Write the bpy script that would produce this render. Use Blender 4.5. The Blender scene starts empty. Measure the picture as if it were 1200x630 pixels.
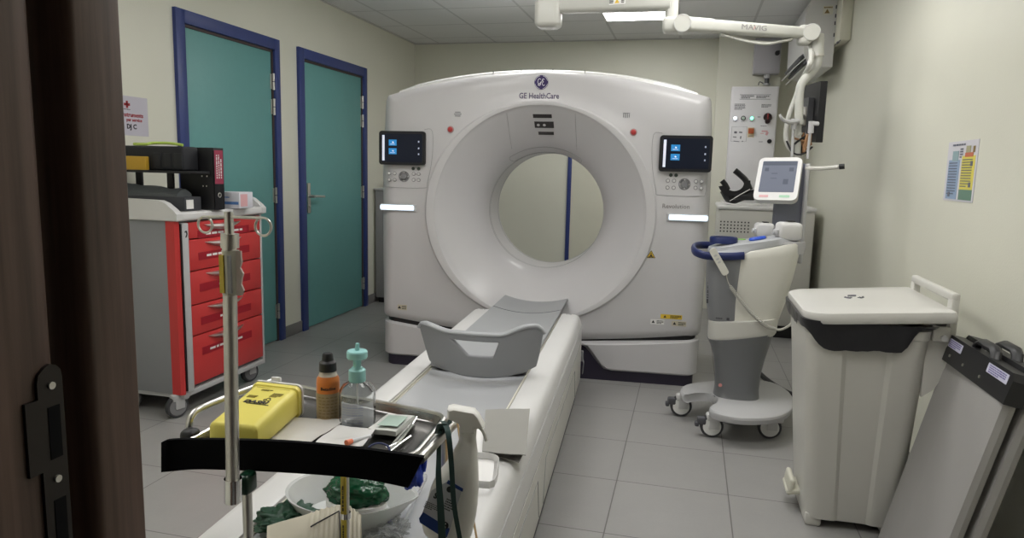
EXPO = 0.27
import bpy, bmesh, math, random
from mathutils import Vector, Matrix, noise
PI = math.pi
random.seed(7)
scene = bpy.context.scene
COL = scene.collection

# ------------------------------------------------------------------ camera
F_PX, YAW, PITCH, ROLL = 822.04, .2454, .1412, .0248
EYE = Vector((0, 0, 1.2735))
_f = Vector((-math.sin(YAW), math.cos(YAW), 0)); _r = Vector((math.cos(YAW), math.sin(YAW), 0)); _z = Vector((0, 0, 1))
CW = _f*math.cos(PITCH) - _z*math.sin(PITCH)
_u = _z*math.cos(PITCH) + _f*math.sin(PITCH)
CR = _r*math.cos(ROLL) + _u*math.sin(ROLL)
CU = _u*math.cos(ROLL) - _r*math.sin(ROLL)
cam_d = bpy.data.cameras.new('camera'); cam = bpy.data.objects.new('camera', cam_d); COL.objects.link(cam)
cam_d.sensor_fit = 'HORIZONTAL'; cam_d.sensor_width = 36; cam_d.lens = 36*F_PX/1200; cam_d.clip_start = .02
mw = Matrix.Identity(4)
for i in range(3):
    mw[i][0] = CR[i]; mw[i][1] = CU[i]; mw[i][2] = -CW[i]; mw[i][3] = EYE[i]
cam.matrix_world = mw
scene.camera = cam

def at(px, py, **k):
    """world point seen at a photo pixel on a plane of the room (survey of the place)"""
    d = CW + CR*((px-600)/F_PX) - CU*((py-315)/F_PX)
    a, v = list(k.items())[0]
    if a == 'd': return EYE + d*v
    if a == 'pl':
        p0, n = v
        return EYE + d*((Vector(p0)-EYE).dot(n)/d.dot(n))
    i = 'xyz'.index(a)
    return EYE + d*((v-EYE[i])/d[i])

# ------------------------------------------------------------------ materials
MATS = {}
def mat(name, col, rough=.5, metal=0, emit=None, estr=1, trans=0, ior=1.45, coat=0, var=.04, scale=8, bump=0, bscale=200, alpha=1, spec=None):
    if name in MATS: return MATS[name]
    m = bpy.data.materials.new(name); m.use_nodes = True
    nt = m.node_tree; b = nt.nodes['Principled BSDF']
    b.inputs['Roughness'].default_value = rough; b.inputs['Metallic'].default_value = metal
    b.inputs['IOR'].default_value = ior
    if spec is not None: b.inputs['Specular IOR Level'].default_value = spec
    b.inputs['Transmission Weight'].default_value = trans
    b.inputs['Coat Weight'].default_value = coat
    b.inputs['Alpha'].default_value = alpha
    tc = nt.nodes.new('ShaderNodeTexCoord')
    nz = nt.nodes.new('ShaderNodeTexNoise'); nz.inputs['Scale'].default_value = scale; nz.inputs['Detail'].default_value = 4
    nt.links.new(tc.outputs['Object'], nz.inputs['Vector'])
    mx = nt.nodes.new('ShaderNodeMix'); mx.data_type = 'RGBA'
    c = list(col)+[1]
    mx.inputs[6].default_value = [max(0, v*(1-var)) for v in col]+[1]
    mx.inputs[7].default_value = [min(1, v*(1+var)) for v in col]+[1]
    nt.links.new(nz.outputs['Fac'], mx.inputs[0]); nt.links.new(mx.outputs[2], b.inputs['Base Color'])
    if emit:
        b.inputs['Emission Color'].default_value = list(emit)+[1]; b.inputs['Emission Strength'].default_value = estr
    if bump:
        n2 = nt.nodes.new('ShaderNodeTexNoise'); n2.inputs['Scale'].default_value = bscale
        nt.links.new(tc.outputs['Object'], n2.inputs['Vector'])
        bp = nt.nodes.new('ShaderNodeBump'); bp.inputs['Strength'].default_value = bump; bp.inputs['Distance'].default_value = .002
        nt.links.new(n2.outputs['Fac'], bp.inputs['Height']); nt.links.new(bp.outputs['Normal'], b.inputs['Normal'])
    MATS[name] = m
    return m

def grid_mat(name, t, ox, oy, gap, col, gcol, rough, var=.12, bumpd=.002):
    m = bpy.data.materials.new(name); m.use_nodes = True
    nt = m.node_tree; b = nt.nodes['Principled BSDF']; N = nt.nodes.new; L = nt.links.new
    geo = N('ShaderNodeNewGeometry'); sep = N('ShaderNodeSeparateXYZ'); L(geo.outputs['Position'], sep.inputs[0])
    def mth(op, a, bv=None, cl=False):
        n = N('ShaderNodeMath'); n.operation = op; n.use_clamp = cl
        for i, v in enumerate((a, bv)):
            if v is None: continue
            if isinstance(v, (int, float)): n.inputs[i].default_value = v
            else: L(v, n.inputs[i])
        return n.outputs[0]
    cells = []; masks = []
    for ax, o in ((0, ox), (1, oy)):
        q = mth('DIVIDE', mth('SUBTRACT', sep.outputs[ax], o), t)
        cells.append(mth('FLOOR', q))
        fr = mth('SUBTRACT', q, mth('FLOOR', mth('ADD', q, .5)))
        masks.append(mth('LESS_THAN', mth('ABSOLUTE', fr), gap/t/2))
    g = mth('MAXIMUM', masks[0], masks[1])
    cmb = N('ShaderNodeCombineXYZ'); L(cells[0], cmb.inputs[0]); L(cells[1], cmb.inputs[1])
    wn = N('ShaderNodeTexWhiteNoise'); wn.noise_dimensions = '2D'; L(cmb.outputs[0], wn.inputs['Vector'])
    nz = N('ShaderNodeTexNoise'); nz.inputs['Scale'].default_value = 5; nz.inputs['Detail'].default_value = 9; nz.inputs['Roughness'].default_value = .65
    ad = N('ShaderNodeVectorMath'); ad.operation = 'MULTIPLY_ADD'; ad.inputs[1].default_value = (7, 13, 0)
    L(cmb.outputs[0], ad.inputs[0]); L(geo.outputs['Position'], ad.inputs[2]); L(ad.outputs[0], nz.inputs['Vector'])
    fine = N('ShaderNodeTexNoise'); fine.inputs['Scale'].default_value = 90; fine.inputs['Detail'].default_value = 4; L(geo.outputs['Position'], fine.inputs['Vector'])
    f = mth('ADD', mth('MULTIPLY', nz.outputs['Fac'], .75), mth('ADD', mth('MULTIPLY', wn.outputs['Value'], .2), mth('MULTIPLY', fine.outputs['Fac'], .3)))
    f = mth('SUBTRACT', f, .12, True)
    mx = N('ShaderNodeMix'); mx.data_type = 'RGBA'
    mx.inputs[6].default_value = [v*(1-var) for v in col]+[1]; mx.inputs[7].default_value = [v*(1+var) for v in col]+[1]
    L(f, mx.inputs[0])
    m2 = N('ShaderNodeMix'); m2.data_type = 'RGBA'; L(g, m2.inputs[0]); L(mx.outputs[2], m2.inputs[6]); m2.inputs[7].default_value = list(gcol)+[1]
    L(m2.outputs[2], b.inputs['Base Color'])
    b.inputs['Roughness'].default_value = rough
    bp = N('ShaderNodeBump'); bp.inputs['Distance'].default_value = bumpd; bp.inputs['Strength'].default_value = .6
    L(mth('ADD', mth('MULTIPLY', g, -1), mth('MULTIPLY', fine.outputs['Fac'], .15)), bp.inputs['Height']); L(bp.outputs['Normal'], b.inputs['Normal'])
    MATS[name] = m
    return m

# ------------------------------------------------------------------ geometry helpers
def new(): return bmesh.new()
def merge(bm, tmp, M=None):
    if M is not None: tmp.transform(M)
    me = bpy.data.meshes.new('t'); tmp.to_mesh(me); tmp.free(); bm.from_mesh(me); bpy.data.meshes.remove(me)
def RX(a): return Matrix.Rotation(a, 4, 'X')
def RY(a): return Matrix.Rotation(a, 4, 'Y')
def RZ(a): return Matrix.Rotation(a, 4, 'Z')
def TR(x, y, z): return Matrix.Translation((x, y, z))
def box(bm, c, s, b=0, seg=2, M=None):
    t = bmesh.new(); bmesh.ops.create_cube(t, size=1)
    for v in t.verts: v.co = Vector((v.co.x*s[0], v.co.y*s[1], v.co.z*s[2]))
    if b > 0:
        b = min(b, min(s)*.49)
        bmesh.ops.bevel(t, geom=t.edges[:], offset=b, segments=seg, affect='EDGES', profile=.5)
    m = TR(*c)
    if M is not None: m = m @ M
    merge(bm, t, m)
def bounds(bm, lo, hi, b=0, seg=2):
    box(bm, [(a+c)/2 for a, c in zip(lo, hi)], [abs(c-a) for a, c in zip(lo, hi)], b, seg)
def rings(bm, R, closed=True, cap0=True, cap1=True, loop=False):
    vs = [[bm.verts.new(p) for p in r] for r in R]
    n = len(R[0])
    rng = range(len(vs) if loop else len(vs)-1)
    for i in rng:
        a = vs[i]; b = vs[(i+1) % len(vs)]
        for j in range(n if closed else n-1):
            k = (j+1) % n
            try: bm.faces.new((a[j], a[k], b[k], b[j]))
            except ValueError: pass
    if closed and not loop:
        if cap0: bm.faces.new(list(reversed(vs[0])))
        if cap1: bm.faces.new(vs[-1])
    return vs
def catmull(pts, n=6, closed=False):
    P = [Vector(p) for p in pts]; out = []
    m = len(P)
    for i in range(m if closed else m-1):
        if closed: a, b, c, d = P[(i-1) % m], P[i], P[(i+1) % m], P[(i+2) % m]
        else: a, b, c, d = P[max(i-1, 0)], P[i], P[i+1], P[min(i+2, m-1)]
        for k in range(n):
            t = k/n
            out.append(.5*((2*b) + (c-a)*t + (2*a-5*b+4*c-d)*t*t + (3*b-a-3*c+d)*t**3))
    if not closed: out.append(P[-1])
    return out
def tube(bm, pts, r, seg=12, smooth=0, closed=False, flat=None, taper=None):
    P = catmull(pts, smooth, closed) if smooth else [Vector(p) for p in pts]
    n = len(P); R = []; up = None
    for i in range(n):
        if closed: t = (P[(i+1) % n]-P[(i-1) % n])
        else: t = (P[min(i+1, n-1)]-P[max(i-1, 0)])
        if t.length < 1e-9: t = Vector((0, 0, 1))
        t.normalize()
        if up is None:
            up = Vector((0, 0, 1)) if abs(t.z) < .9 else Vector((1, 0, 0))
        s = t.cross(up).normalized(); up = s.cross(t).normalized()
        rr = r if taper is None else r*taper(i/(n-1))
        a, b = (rr, rr) if flat is None else flat
        R.append([P[i] + s*(a*math.cos(2*PI*j/seg)) + up*(b*math.sin(2*PI*j/seg)) for j in range(seg)])
    rings(bm, R, loop=closed)
def cyl(bm, p0, p1, r0, r1=None, seg=24):
    r1 = r0 if r1 is None else r1
    p0 = Vector(p0); p1 = Vector(p1); t = (p1-p0).normalized()
    up = Vector((0, 0, 1)) if abs(t.z) < .9 else Vector((1, 0, 0))
    s = t.cross(up).normalized(); u = s.cross(t).normalized()
    rings(bm, [[p + s*(r*math.cos(2*PI*j/seg)) + u*(r*math.sin(2*PI*j/seg)) for j in range(seg)] for p, r in ((p0, r0), (p1, r1))])
def lathe(bm, prof, seg=32, M=None, sx=1, sy=1):
    t = bmesh.new()
    rings(t, [[(r*sx*math.cos(2*PI*j/seg), r*sy*math.sin(2*PI*j/seg), z) for j in range(seg)] for r, z in prof], cap0=prof[0][0] > 1e-4, cap1=prof[-1][0] > 1e-4)
    bmesh.ops.remove_doubles(t, verts=t.verts[:], dist=1e-5)
    merge(bm, t, M)
def prism(bm, pts, d, M=None, b=0, seg=2):
    """outline in local xy, extruded from z=0 to z=d"""
    t = bmesh.new()
    rings(t, [[(x, y, 0) for x, y in pts], [(x, y, d) for x, y in pts]])
    if b: bmesh.ops.bevel(t, geom=[e for e in t.edges if len(e.link_faces) == 2 and e.calc_face_angle(0) > .9], offset=b, segments=seg, affect='EDGES')
    merge(bm, t, M)
def rrect(w, h, r, n=5):
    o = []
    for cx, cy, a0 in ((w/2-r, h/2-r, 0), (-w/2+r, h/2-r, 90), (-w/2+r, -h/2+r, 180), (w/2-r, -h/2+r, 270)):
        for k in range(n+1):
            a = math.radians(a0+90*k/n); o.append((cx+r*math.cos(a), cy+r*math.sin(a)))
    return o
LM = {}
def obj(name, bm, m, parent=None, world=False, sharp=35, recalc=True):
    if recalc: bmesh.ops.recalc_face_normals(bm, faces=bm.faces[:])
    if parent is not None and world: bm.transform(LM[parent.name].inverted())
    me = bpy.data.meshes.new(name); bm.to_mesh(me); bm.free()
    me.polygons.foreach_set('use_smooth', [True]*len(me.polygons)); me.set_sharp_from_angle(angle=math.radians(sharp))
    me.materials.append(m if not isinstance(m, str) else MATS[m])
    o = bpy.data.objects.new(name, me); COL.objects.link(o)
    if parent is not None: o.parent = parent
    LM[o.name] = LM[parent.name] if parent is not None else Matrix.Identity(4)
    return o
def tag(o, label, cat, group=None, kind=None):
    if label: o['label'] = label
    if cat: o['category'] = cat
    if group: o['group'] = group
    if kind: o['kind'] = kind
    return o
def thing(name, label, cat, loc=(0, 0, 0), rz=0, group=None):
    o = bpy.data.objects.new(name, None); COL.objects.link(o); o.empty_display_size = .05
    o.location = loc; o.rotation_euler = (0, 0, rz)
    LM[o.name] = TR(*loc) @ RZ(rz)
    return tag(o, label, cat, group)
def struct(name, bm=None, m=None, loc=None):
    if bm is None:
        o = bpy.data.objects.new(name, None); COL.objects.link(o); LM[o.name] = Matrix.Identity(4)
    else: o = obj(name, bm, m)
    o['kind'] = 'structure'
    return o
def copy_tree(o, parent=None):
    c = o.copy(); COL.objects.link(c)
    if parent is not None: c.parent = parent
    LM[c.name] = LM[parent.name] if parent is not None else TR(*c.location)
    for ch in list(o.children): copy_tree(ch, c)
    return c
def text_bm(bm, s, size, M, depth=.0008, align='CENTER', bold=0, xs=1):
    cu = bpy.data.curves.new('t', 'FONT'); cu.body = s; cu.size = size; cu.extrude = depth; cu.align_x = align; cu.align_y = 'CENTER'
    cu.offset = bold; cu.resolution_u = 2
    o = bpy.data.objects.new('t', cu); COL.objects.link(o)
    bpy.context.view_layer.update()
    me = bpy.data.meshes.new_from_object(o.evaluated_get(bpy.context.evaluated_depsgraph_get()))
    t = bmesh.new(); t.from_mesh(me); 
    t.transform(Matrix.Diagonal((xs, 1, 1, 1)))
    merge(bm, t, M)
    bpy.data.objects.remove(o); bpy.data.curves.remove(cu); bpy.data.meshes.remove(me)
def scribble(bm, w, h, rows, M, fill=.8, th=.55, d=.0006, seed=0):
    """small print: rows of short dashes in a w x h block, local xy centred"""
    rnd = random.Random(seed); rh = h/rows
    for k in range(rows):
        y = h/2 - (k+.5)*rh; x = -w/2; end = w/2*(1 if k < rows-1 else fill*rnd.uniform(.2, 1))
        while x < end:
            l = rnd.uniform(.04, .16)*w; l = min(l, w/2-x)
            if l > w*.01: box(bm, (0, 0, 0), (l, rh*th, d), M=None) if False else _sb(bm, x+l/2, y, l, rh*th, d, M)
            x += l + w*.03
def _sb(bm, x, y, w, h, d, M):
    t = bmesh.new(); bmesh.ops.create_cube(t, size=1)
    for v in t.verts: v.co = Vector((v.co.x*w+x, v.co.y*h+y, v.co.z*d))
    merge(bm, t, M)
def smooth(a, b, x):
    t = min(1, max(0, (x-a)/(b-a))); return t*t*(3-2*t)

# common materials
mat('wall_paint', (.73, .725, .625), .42, var=.03, scale=3, bump=.25, bscale=120)
mat('white_plastic', (.66, .655, .65), .38, var=.02)
mat('gantry_white', (.60, .59, .60), .36, var=.015, coat=.15)
mat('offwhite', (.64, .63, .59), .42, var=.03)
mat('cream_plastic', (.68, .67, .61), .4, var=.03)
mat('light_grey', (.5, .5, .51), .4, var=.03)
mat('case_off', (.3,.3,.3)); mat('mid_grey', (.27, .275, .285), .45, var=.04)
mat('cradle_grey', (.36, .37, .385), .42, var=.03)
mat('dark_grey', (.09, .09, .1), .5, var=.08)
mat('black', (.012, .012, .014), .45, var=.2)
mat('black_matte', (.006, .006, .007), .85, var=.2, spec=.15)
mat('plinth', (.03, .025, .045), .5)
mat('navy', (.015, .025, .11), .35, var=.05)
mat('frame_blue', (.035, .055, .2), .4, var=.08)
mat('teal', (.135, .345, .335), .45, var=.04, scale=20)
mat('red', (.56, .045, .045), .35, var=.05)
mat('dark_red', (.34, .01, .022), .4, var=.05)
mat('steel', (.62, .61, .58), .28, metal=1, var=.05)
mat('satin_steel', (.64, .62, .59), .38, metal=1, var=.05)
mat('chrome', (.8, .8, .8), .1, metal=1, var=.02)
mat('paper', (.82, .81, .8), .75, var=.02)
mat('ink', (.02, .02, .025), .6)
mat('grey_ink', (.16, .16, .18), .6)
mat('rubber', (.05, .05, .055), .6, var=.1)
mat('arm_white', (.54, .54, .50), .4, var=.02)
mat('led_blue', (.8, .9, 1), .3, emit=(.70, .85, 1), estr=1.0)
mat('screen_dark', (.006, .007, .011), .3, emit=(.0035, .005, .010), estr=1, spec=.25)
mat('icon_blue', (.02, .12, .25), .3, emit=(.015, .15, .36), estr=1.0)
mat('icon_white', (.8, .8, .85), .2, emit=(.4, .45, .6), estr=.6)
mat('icon_dim', (.4, .4, .45), .2, emit=(.25, .3, .4), estr=.7)
mat('clear', (.96, .97, .97), .06, trans=1, ior=1.3, var=.01)
# ------------------------------------------------------------------ the room
LX, RXW, BY, CZ = -2.841, 1.0, 6.995, 2.525
grid_mat('floor_tiles', .4456, -.2292, 3.6943, .0045, (.33, .325, .317), (.15, .145, .14), .36)
grid_mat('ceiling_tiles', .6, -2.576, 5.505, .02, (.72, .72, .72), (.55, .55, .55), .85, var=.04)
bm = new(); bounds(bm, (-3.0, -1.6, -.1), (RXW+.15, BY+.15, 0)); struct('floor', bm, 'floor_tiles')
bm = new(); bounds(bm, (-3.0, -1.6, CZ), (RXW+.15, BY+.15, CZ+.1)); struct('ceiling', bm, 'ceiling_tiles')
# left wall with two door openings
D1 = (3.452, 4.4766); D2 = (4.723, 5.8414); DT = 2.118; FW = .075
bm = new()
for y0, y1, z0, z1 in ((.3, D1[0]+.02, 0, CZ), (D1[0]+.02, D1[1]-.02, DT-.02, CZ), (D1[1]-.02, D2[0]+.02, 0, CZ), (D2[0]+.02, D2[1]-.02, DT-.02, CZ), (D2[1]-.02, BY, 0, CZ)):
    bounds(bm, (LX-.14, y0, z0), (LX, y1, z1))
bounds(bm, (LX-.15, D1[0], 0), (LX-.13, D2[1], 2.2))
struct('wall_left', bm, 'wall_paint')
bm = new(); bounds(bm, (RXW, -1.6, 0), (RXW+.12, BY, CZ)); struct('wall_right', bm, 'wall_paint')
bm = new(); bounds(bm, (LX-.14, BY, 0), (RXW+.12, BY+.12, CZ)); struct('wall_back', bm, 'wall_paint')
bm = new(); bounds(bm, (.175, 6.85, 0), (.72, BY, CZ)); struct('wall_shaft', bm, 'wall_paint')
bm = new()
bounds(bm, (LX-.14, .2, 0), (-.56, .34, CZ)); bounds(bm, (.62, .2, 0), (RXW, .34, CZ)); bounds(bm, (-.56, .2, 2.16), (.62, .34, CZ))
struct('wall_front', bm, 'wall_paint')
mat('control_room_paint', (.2, .19, .17), .7)
bm = new()
bounds(bm, (LX-.14, -1.7, 0), (RXW+.12, -1.6, CZ)); bounds(bm, (-1.7, -1.6, 0), (-1.6, .2, CZ))
struct('wall_control_room', bm, 'control_room_paint')
mat('plinth_tile', (.2, .195, .19), .4, var=.1)
for nm, ys in (('baseboard_left', ((.34, D1[0]), (D1[1], D2[0]), (D2[1], BY))),):
    bm = new()
    for a, b in ys: bounds(bm, (LX, a, 0), (LX+.01, b, .085), .002)
    struct(nm, bm, 'plinth_tile')
bm = new(); bounds(bm, (LX, BY-.01, 0), (.175, BY, .085), .002); bounds(bm, (.72, BY-.01, 0), (RXW, BY, .085), .002); struct('baseboard_back', bm, 'plinth_tile')
bm = new(); bounds(bm, (RXW-.01, .34, 0), (RXW, BY, .085), .002); struct('baseboard_right', bm, 'plinth_tile')
# ceiling edge trim
mat('trim_white', (.55, .54, .52), .6)
bm = new()
bounds(bm, (LX, .34, CZ-.008), (LX+.02, BY, CZ)); bounds(bm, (LX, BY-.02, CZ-.008), (.175, BY, CZ))
struct('trim_1', bm, 'trim_white')

def teal_door(n, y0, y1, handle, hz):
    d = struct('door_%d' % n)
    bm = new(); t = .022
    for a, b, z0, z1 in ((y0, y0+FW, 0, DT), (y1-FW+.015, y1, 0, DT), (y0+FW, y1-FW+.015, DT-FW, DT)):
        bounds(bm, (LX-.1, a, z0), (LX+t, b, z1), .003)
    obj('door_frame', bm, 'frame_blue', d)
    bm = new(); g = .016                                  # dark rebate seal
    for a, b, z0, z1 in ((y0+FW, y0+FW+g, 0, DT-FW), (y1-FW+.015-g, y1-FW+.015, 0, DT-FW), (y0+FW, y1-FW+.015, DT-FW-g, DT-FW)):
        bounds(bm, (LX-.1, a, z0), (LX+.004, b, z1))
    obj('door_seal', bm, mat('seal', (.07, .05, .05), .6), d)
    bm = new(); bounds(bm, (LX-.045, y0+FW+g, .008), (LX-.004, y1-FW+.015-g, DT-FW-g), .002)
    leaf = obj('door_leaf', bm, 'teal', d)
    hy = y1-FW+.015-g*.5
    for z in hz:
        bm = new()
        cyl(bm, (LX+.01, hy, z-.055), (LX+.01, hy, z-.003), .008, seg=12); cyl(bm, (LX+.01, hy, z+.003), (LX+.01, hy, z+.055), .008, seg=12)
        bounds(bm, (LX-.006, hy-.022, z-.05), (LX+.002, hy, z+.05))
        obj('hinge', bm, 'satin_steel', leaf)
    if handle:
        hb = new(); y = 4.863
        box(hb, (LX+.001, y, 1.015), (.01, .042, .23), .004)
        cyl(hb, (LX, y, 1.03), (LX+.055, y, 1.03), .011, seg=14)
        tube(hb, [(LX+.05, y, 1.03), (LX+.055, y+.02, 1.03), (LX+.055, y+.14, 1.025)], .009, 10)
        cyl(hb, (LX+.005, y, .955), (LX+.012, y, .955), .011, seg=14)
        obj('door_handle', hb, 'satin_steel', leaf)
teal_door(1, *D1, False, (1.83, 1.66, 1.05, .22))
teal_door(2, *D2, True, (1.82, 1.66, 1.04, .215))
# back door with blue frame, seen through the bore
d = struct('door_3')
bm = new()
x0 = -1.2
for a, b, z0, z1 in ((x0, x0+.04, 0, 2.08), (x0+.9, x0+.94, 0, 2.08), (x0, x0+.94, 2.04, 2.08)): bounds(bm, (a, BY-.03, z0), (b, BY, z1), .004)
obj('door_frame', bm, 'frame_blue', d)
bm = new(); bounds(bm, (x0+.04, BY-.018, .005), (x0+.9, BY-.002, 2.04)); obj('door_leaf', bm, mat('cream_door', (.68, .67, .56), .4), d)

# dark wooden door frame right beside the camera
m = bpy.data.materials.new('dark_wood'); m.use_nodes = True; nt = m.node_tree; b = nt.nodes['Principled BSDF']
tc = nt.nodes.new('ShaderNodeTexCoord'); mp = nt.nodes.new('ShaderNodeMapping'); mp.inputs['Scale'].default_value = (60, 60, 2.5)
nz = nt.nodes.new('ShaderNodeTexNoise'); nz.inputs['Scale'].default_value = 1.2; nz.inputs['Detail'].default_value = 8; nz.inputs['Roughness'].default_value = .6
cr = nt.nodes.new('ShaderNodeValToRGB')
cr.color_ramp.elements[0].position = .3; cr.color_ramp.elements[0].color = (.042, .022, .015, 1); cr.color_ramp.elements[1].position = .75; cr.color_ramp.elements[1].color = (.15, .09, .066, 1)
nt.links.new(tc.outputs['Object'], mp.inputs[0]); nt.links.new(mp.outputs[0], nz.inputs['Vector']); nt.links.new(nz.outputs['Fac'], cr.inputs[0]); nt.links.new(cr.outputs[0], b.inputs['Base Color'])
b.inputs['Roughness'].default_value = .5; MATS['dark_wood'] = m
d4 = struct('door_4')
bm = new(); JX = -.45
# profile of the jamb in plan: (x, y), swept up; rebate groove between two faces
prof = [(-.60, .16), (JX-.01, .16), (JX, .17), (JX, .390), (JX-.001, .395), (JX-.004, .400), (JX-.010, .404), (JX-.018, .407), (JX-.024, .411), (JX-.027, .416), (JX-.027, .421), (JX-.022, .426), (JX-.012, .4285), (JX-.005, .430), (JX-.001, .433), (JX, .437), (JX, .478), (JX-.006, .485), (-.60, .485)]
prof = [(x, y+.0075 if y > .39 else y) for x, y in prof]
rings(bm, [[(x, y, z) for x, y in prof] for z in (0, 2.1)])
obj('door_jamb', bm, 'dark_wood', d4, sharp=60)
bm = new(); rings(bm, [[(-x+.08, y, z) for x, y in prof] for z in (0, 2.1)]); obj('door_jamb', bm, 'dark_wood', d4, sharp=60)
bm = new(); bounds(bm, (-.6, .16, 2.1), (.68, .485, 2.2), .003); obj('door_head', bm, 'dark_wood', d4)
# strike plate
sp = new()
zc = 1.07
prism(sp, [(.3895, .92), (.4105, .92), (.4105, 1.112), (.4095, 1.118), (.406, 1.122), (.401, 1.124), (.396, 1.122), (.391, 1.118), (.3895, 1.112), (.3895, 1.10), (.379, 1.10), (.379, 1.045), (.3895, 1.045)], .003, Matrix(((0, 0, 1, JX-.0005), (1, 0, 0, 0), (0, 1, 0, 0), (0, 0, 0, 1))))
strike = obj('strike_plate', sp, mat('bronze', (.035, .03, .028), .35, metal=.6), d4)
for z in (1.108, 1.036):
    s = new(); cyl(s, (JX+.002, .4005, z), (JX+.0042, .4005, z), .0028, seg=16); obj('screw', s, 'satin_steel', strike)
for z, h in ((1.072, .04), (1.0, .04)):
    s = new(); box(s, (JX+.0027, .4015, z), (.0006, .010, h)); obj('latch_hole', s, 'black_matte', strike)

# ------------------------------------------------------------------ ceiling lights
mat('diffuser', (.9, .9, .9), .5, emit=(1, .985, .96), estr=11.5)
def ceiling_light(x, y, label, grp=None):
    t = thing('ceiling_light', label, 'ceiling light', (x, y, CZ), 0, grp)
    bm = new()
    for s in (-1, 1):
        box(bm, (s*.29, 0, -.006), (.02, .6, .012), .002); box(bm, (0, s*.29, -.006), (.56, .02, .012), .002)
    obj('light_frame', bm, 'white_plastic', t)
    bm = new(); box(bm, (0, 0, -.006), (.56, .56, .006)); obj('diffuser', bm, 'diffuser', t)
    return t
ceiling_light(-.476, 5.805, 'square lit ceiling panel behind the ceiling arm, above the scanner', None)
for x, y in ((-1.076, 4.605), (.124, 3.405), (-1.076, 2.805), (.124, 1.605), (-1.676, 1.005)):  # extra panels out of view, added to brighten walls and scanner
    ceiling_light(x, y, 'unseen square ceiling panel added to light the room', 'unseen ceiling panels added for light')
w = bpy.data.worlds.new('World'); scene.world = w; w.use_nodes = True
w.node_tree.nodes['Background'].inputs[0].default_value = (.8, .85, 1, 1); w.node_tree.nodes['Background'].inputs[1].default_value = .3

# ------------------------------------------------------------------ CT gantry
TH = .068
GX = Vector((math.cos(TH), math.sin(TH), 0)); GN = Vector((-math.sin(TH), math.cos(TH), 0))
def gp(u, v, z=0): return GX*u + GN*v + Vector((0, 0, z))
g = thing('ct_scanner_gantry', 'large white CT scanner gantry with round bore in the middle of the room', 'ct scanner', gp(-.605, 4.2), TH)
HC = 1.01
def slot_z(x): return .232 + .072*(x/.98)**2
def top_z(x): return 1.848 - .137*(abs(x)/.97)**2.1
def outline():
    P = []
    W = lambda z: 1.012 - .028*max(0, (z-1.0)/.7)**2 - .012*max(0, (1-z)/.7)**2
    xs = [-.955 + 1.91*i/56 for i in range(57)]
    P += [(x, slot_z(x)) for x in xs]                       # bottom, left to right
    c = .03
    zb = slot_z(.98)
    for k in range(1, 6):
        a = -PI/2 + PI/2*k/6; P.append((.955 + (W(zb+c)-.955)*math.cos(a), zb+c + c*math.sin(a)))
    zt = top_z(.97)
    n = 40
    for i in range(n+1): z = zb+c + (zt-.03-zb-c)*i/n; P.append((W(z), z))
    for k in range(1, 6):
        a = PI/2*k/6; P.append((.955+(W(zt)-.955)*math.cos(a), zt-.03 + .035*math.sin(a)))
    R = P[57:]
    P += [(x, top_z(x)) for x in reversed([-.955 + 1.91*i/56 for i in range(57)])]
    P += [(-x, z) for x, z in reversed(R)]
    return P
FL = [(.640, .0), (.625, .012), (.60, .035), (.56, .073), (.52, .112), (.48, .155), (.445, .198), (.415, .245), (.395, .29), (.383, .33), (.3775, .37)]
bm = new(); OUT = outline(); N = len(OUT); secs = []
for x, z in OUT:
    dx, dz = x, z-HC; R = math.hypot(dx, dz); ca, sa = dx/R, dz/R
    c = min(.085*abs(ca)**.7 + .02, (R-.69)*.9)
    s = []
    s += [(.3775, .37), (.3775, .68), (.383, .72), (.42, .80), (.5, .90), (.58, .965), (.62, .98)]
    s += [(R-.05, .98), (R-.015, .965), (R, .92), (R, .6), (R, c+.02)]
    for k in range(0, 7):
        a = PI/2*k/6; s.append((R - c + c*math.cos(a), c - c*math.sin(a)))
    ro = .662+.038*ca*ca
    s += [(ro+.012+(R-c-ro-.012)*.5, 0), (ro+.01, 0), (ro+.004, -.003), (ro-.003, -.010), (.65, -.010), (.644, -.007)]
    s += FL[:-1]
    secs.append([Vector((r*ca, y, HC+r*sa)) for r, y in s])
rings(bm, secs, loop=True)
obj('gantry_cover', bm, 'gantry_white', g, sharp=28)
# bore liner: clear ring band with seam lines
bm = new()
for y, r in ((.372, .3785), (.40, .3785), (.66, .3785)):
    tube(bm, [(r*math.cos(a), y, HC+r*math.sin(a)) for a in [2*PI*k/96 for k in range(96)]], .0025, 6, closed=True)
obj('bore_seam', bm, mat('seam', (.33, .33, .34), .5), g)
# lens arc cover above the bore
def flare_pt(r, a, off=0):
    """point on the flare at radius r, angle a (0=up), pushed off the surface"""
    for (r0, y0), (r1, y1) in zip(FL, FL[1:]):
        if r1 <= r <= r0:
            t = (r0-r)/(r0-r1); y = y0+(y1-y0)*t; tx, ty = (r1-r0), (y1-y0); l = math.hypot(tx, ty)
            nr, ny = -ty/l, tx/l       # outward normal in (r,y): towards axis and front
            rr = r+nr*off; yy = y+ny*off
            return Vector((rr*math.sin(a), yy, HC+rr*math.cos(a)))
    return Vector((r*math.sin(a), 0, HC+r*math.cos(a)))
bm = new()
arc = [flare_pt(.408, math.radians(d), .001) for d in range(-34, 35, 2)] + [flare_pt(.398, math.radians(35.5), .001), flare_pt(.386, math.radians(35), .001)] + [flare_pt(.3795, math.radians(d), .001) for d in range(34, -35, -2)] + [flare_pt(.386, math.radians(-35), .001), flare_pt(.398, math.radians(-35.5), .001)]
tube(bm, arc, .0013, 5, closed=True)
lip = [flare_pt(.62, math.radians(-26), 0), flare_pt(.43, math.radians(-26), .001), flare_pt(.425, math.radians(-22), .001)]
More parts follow.
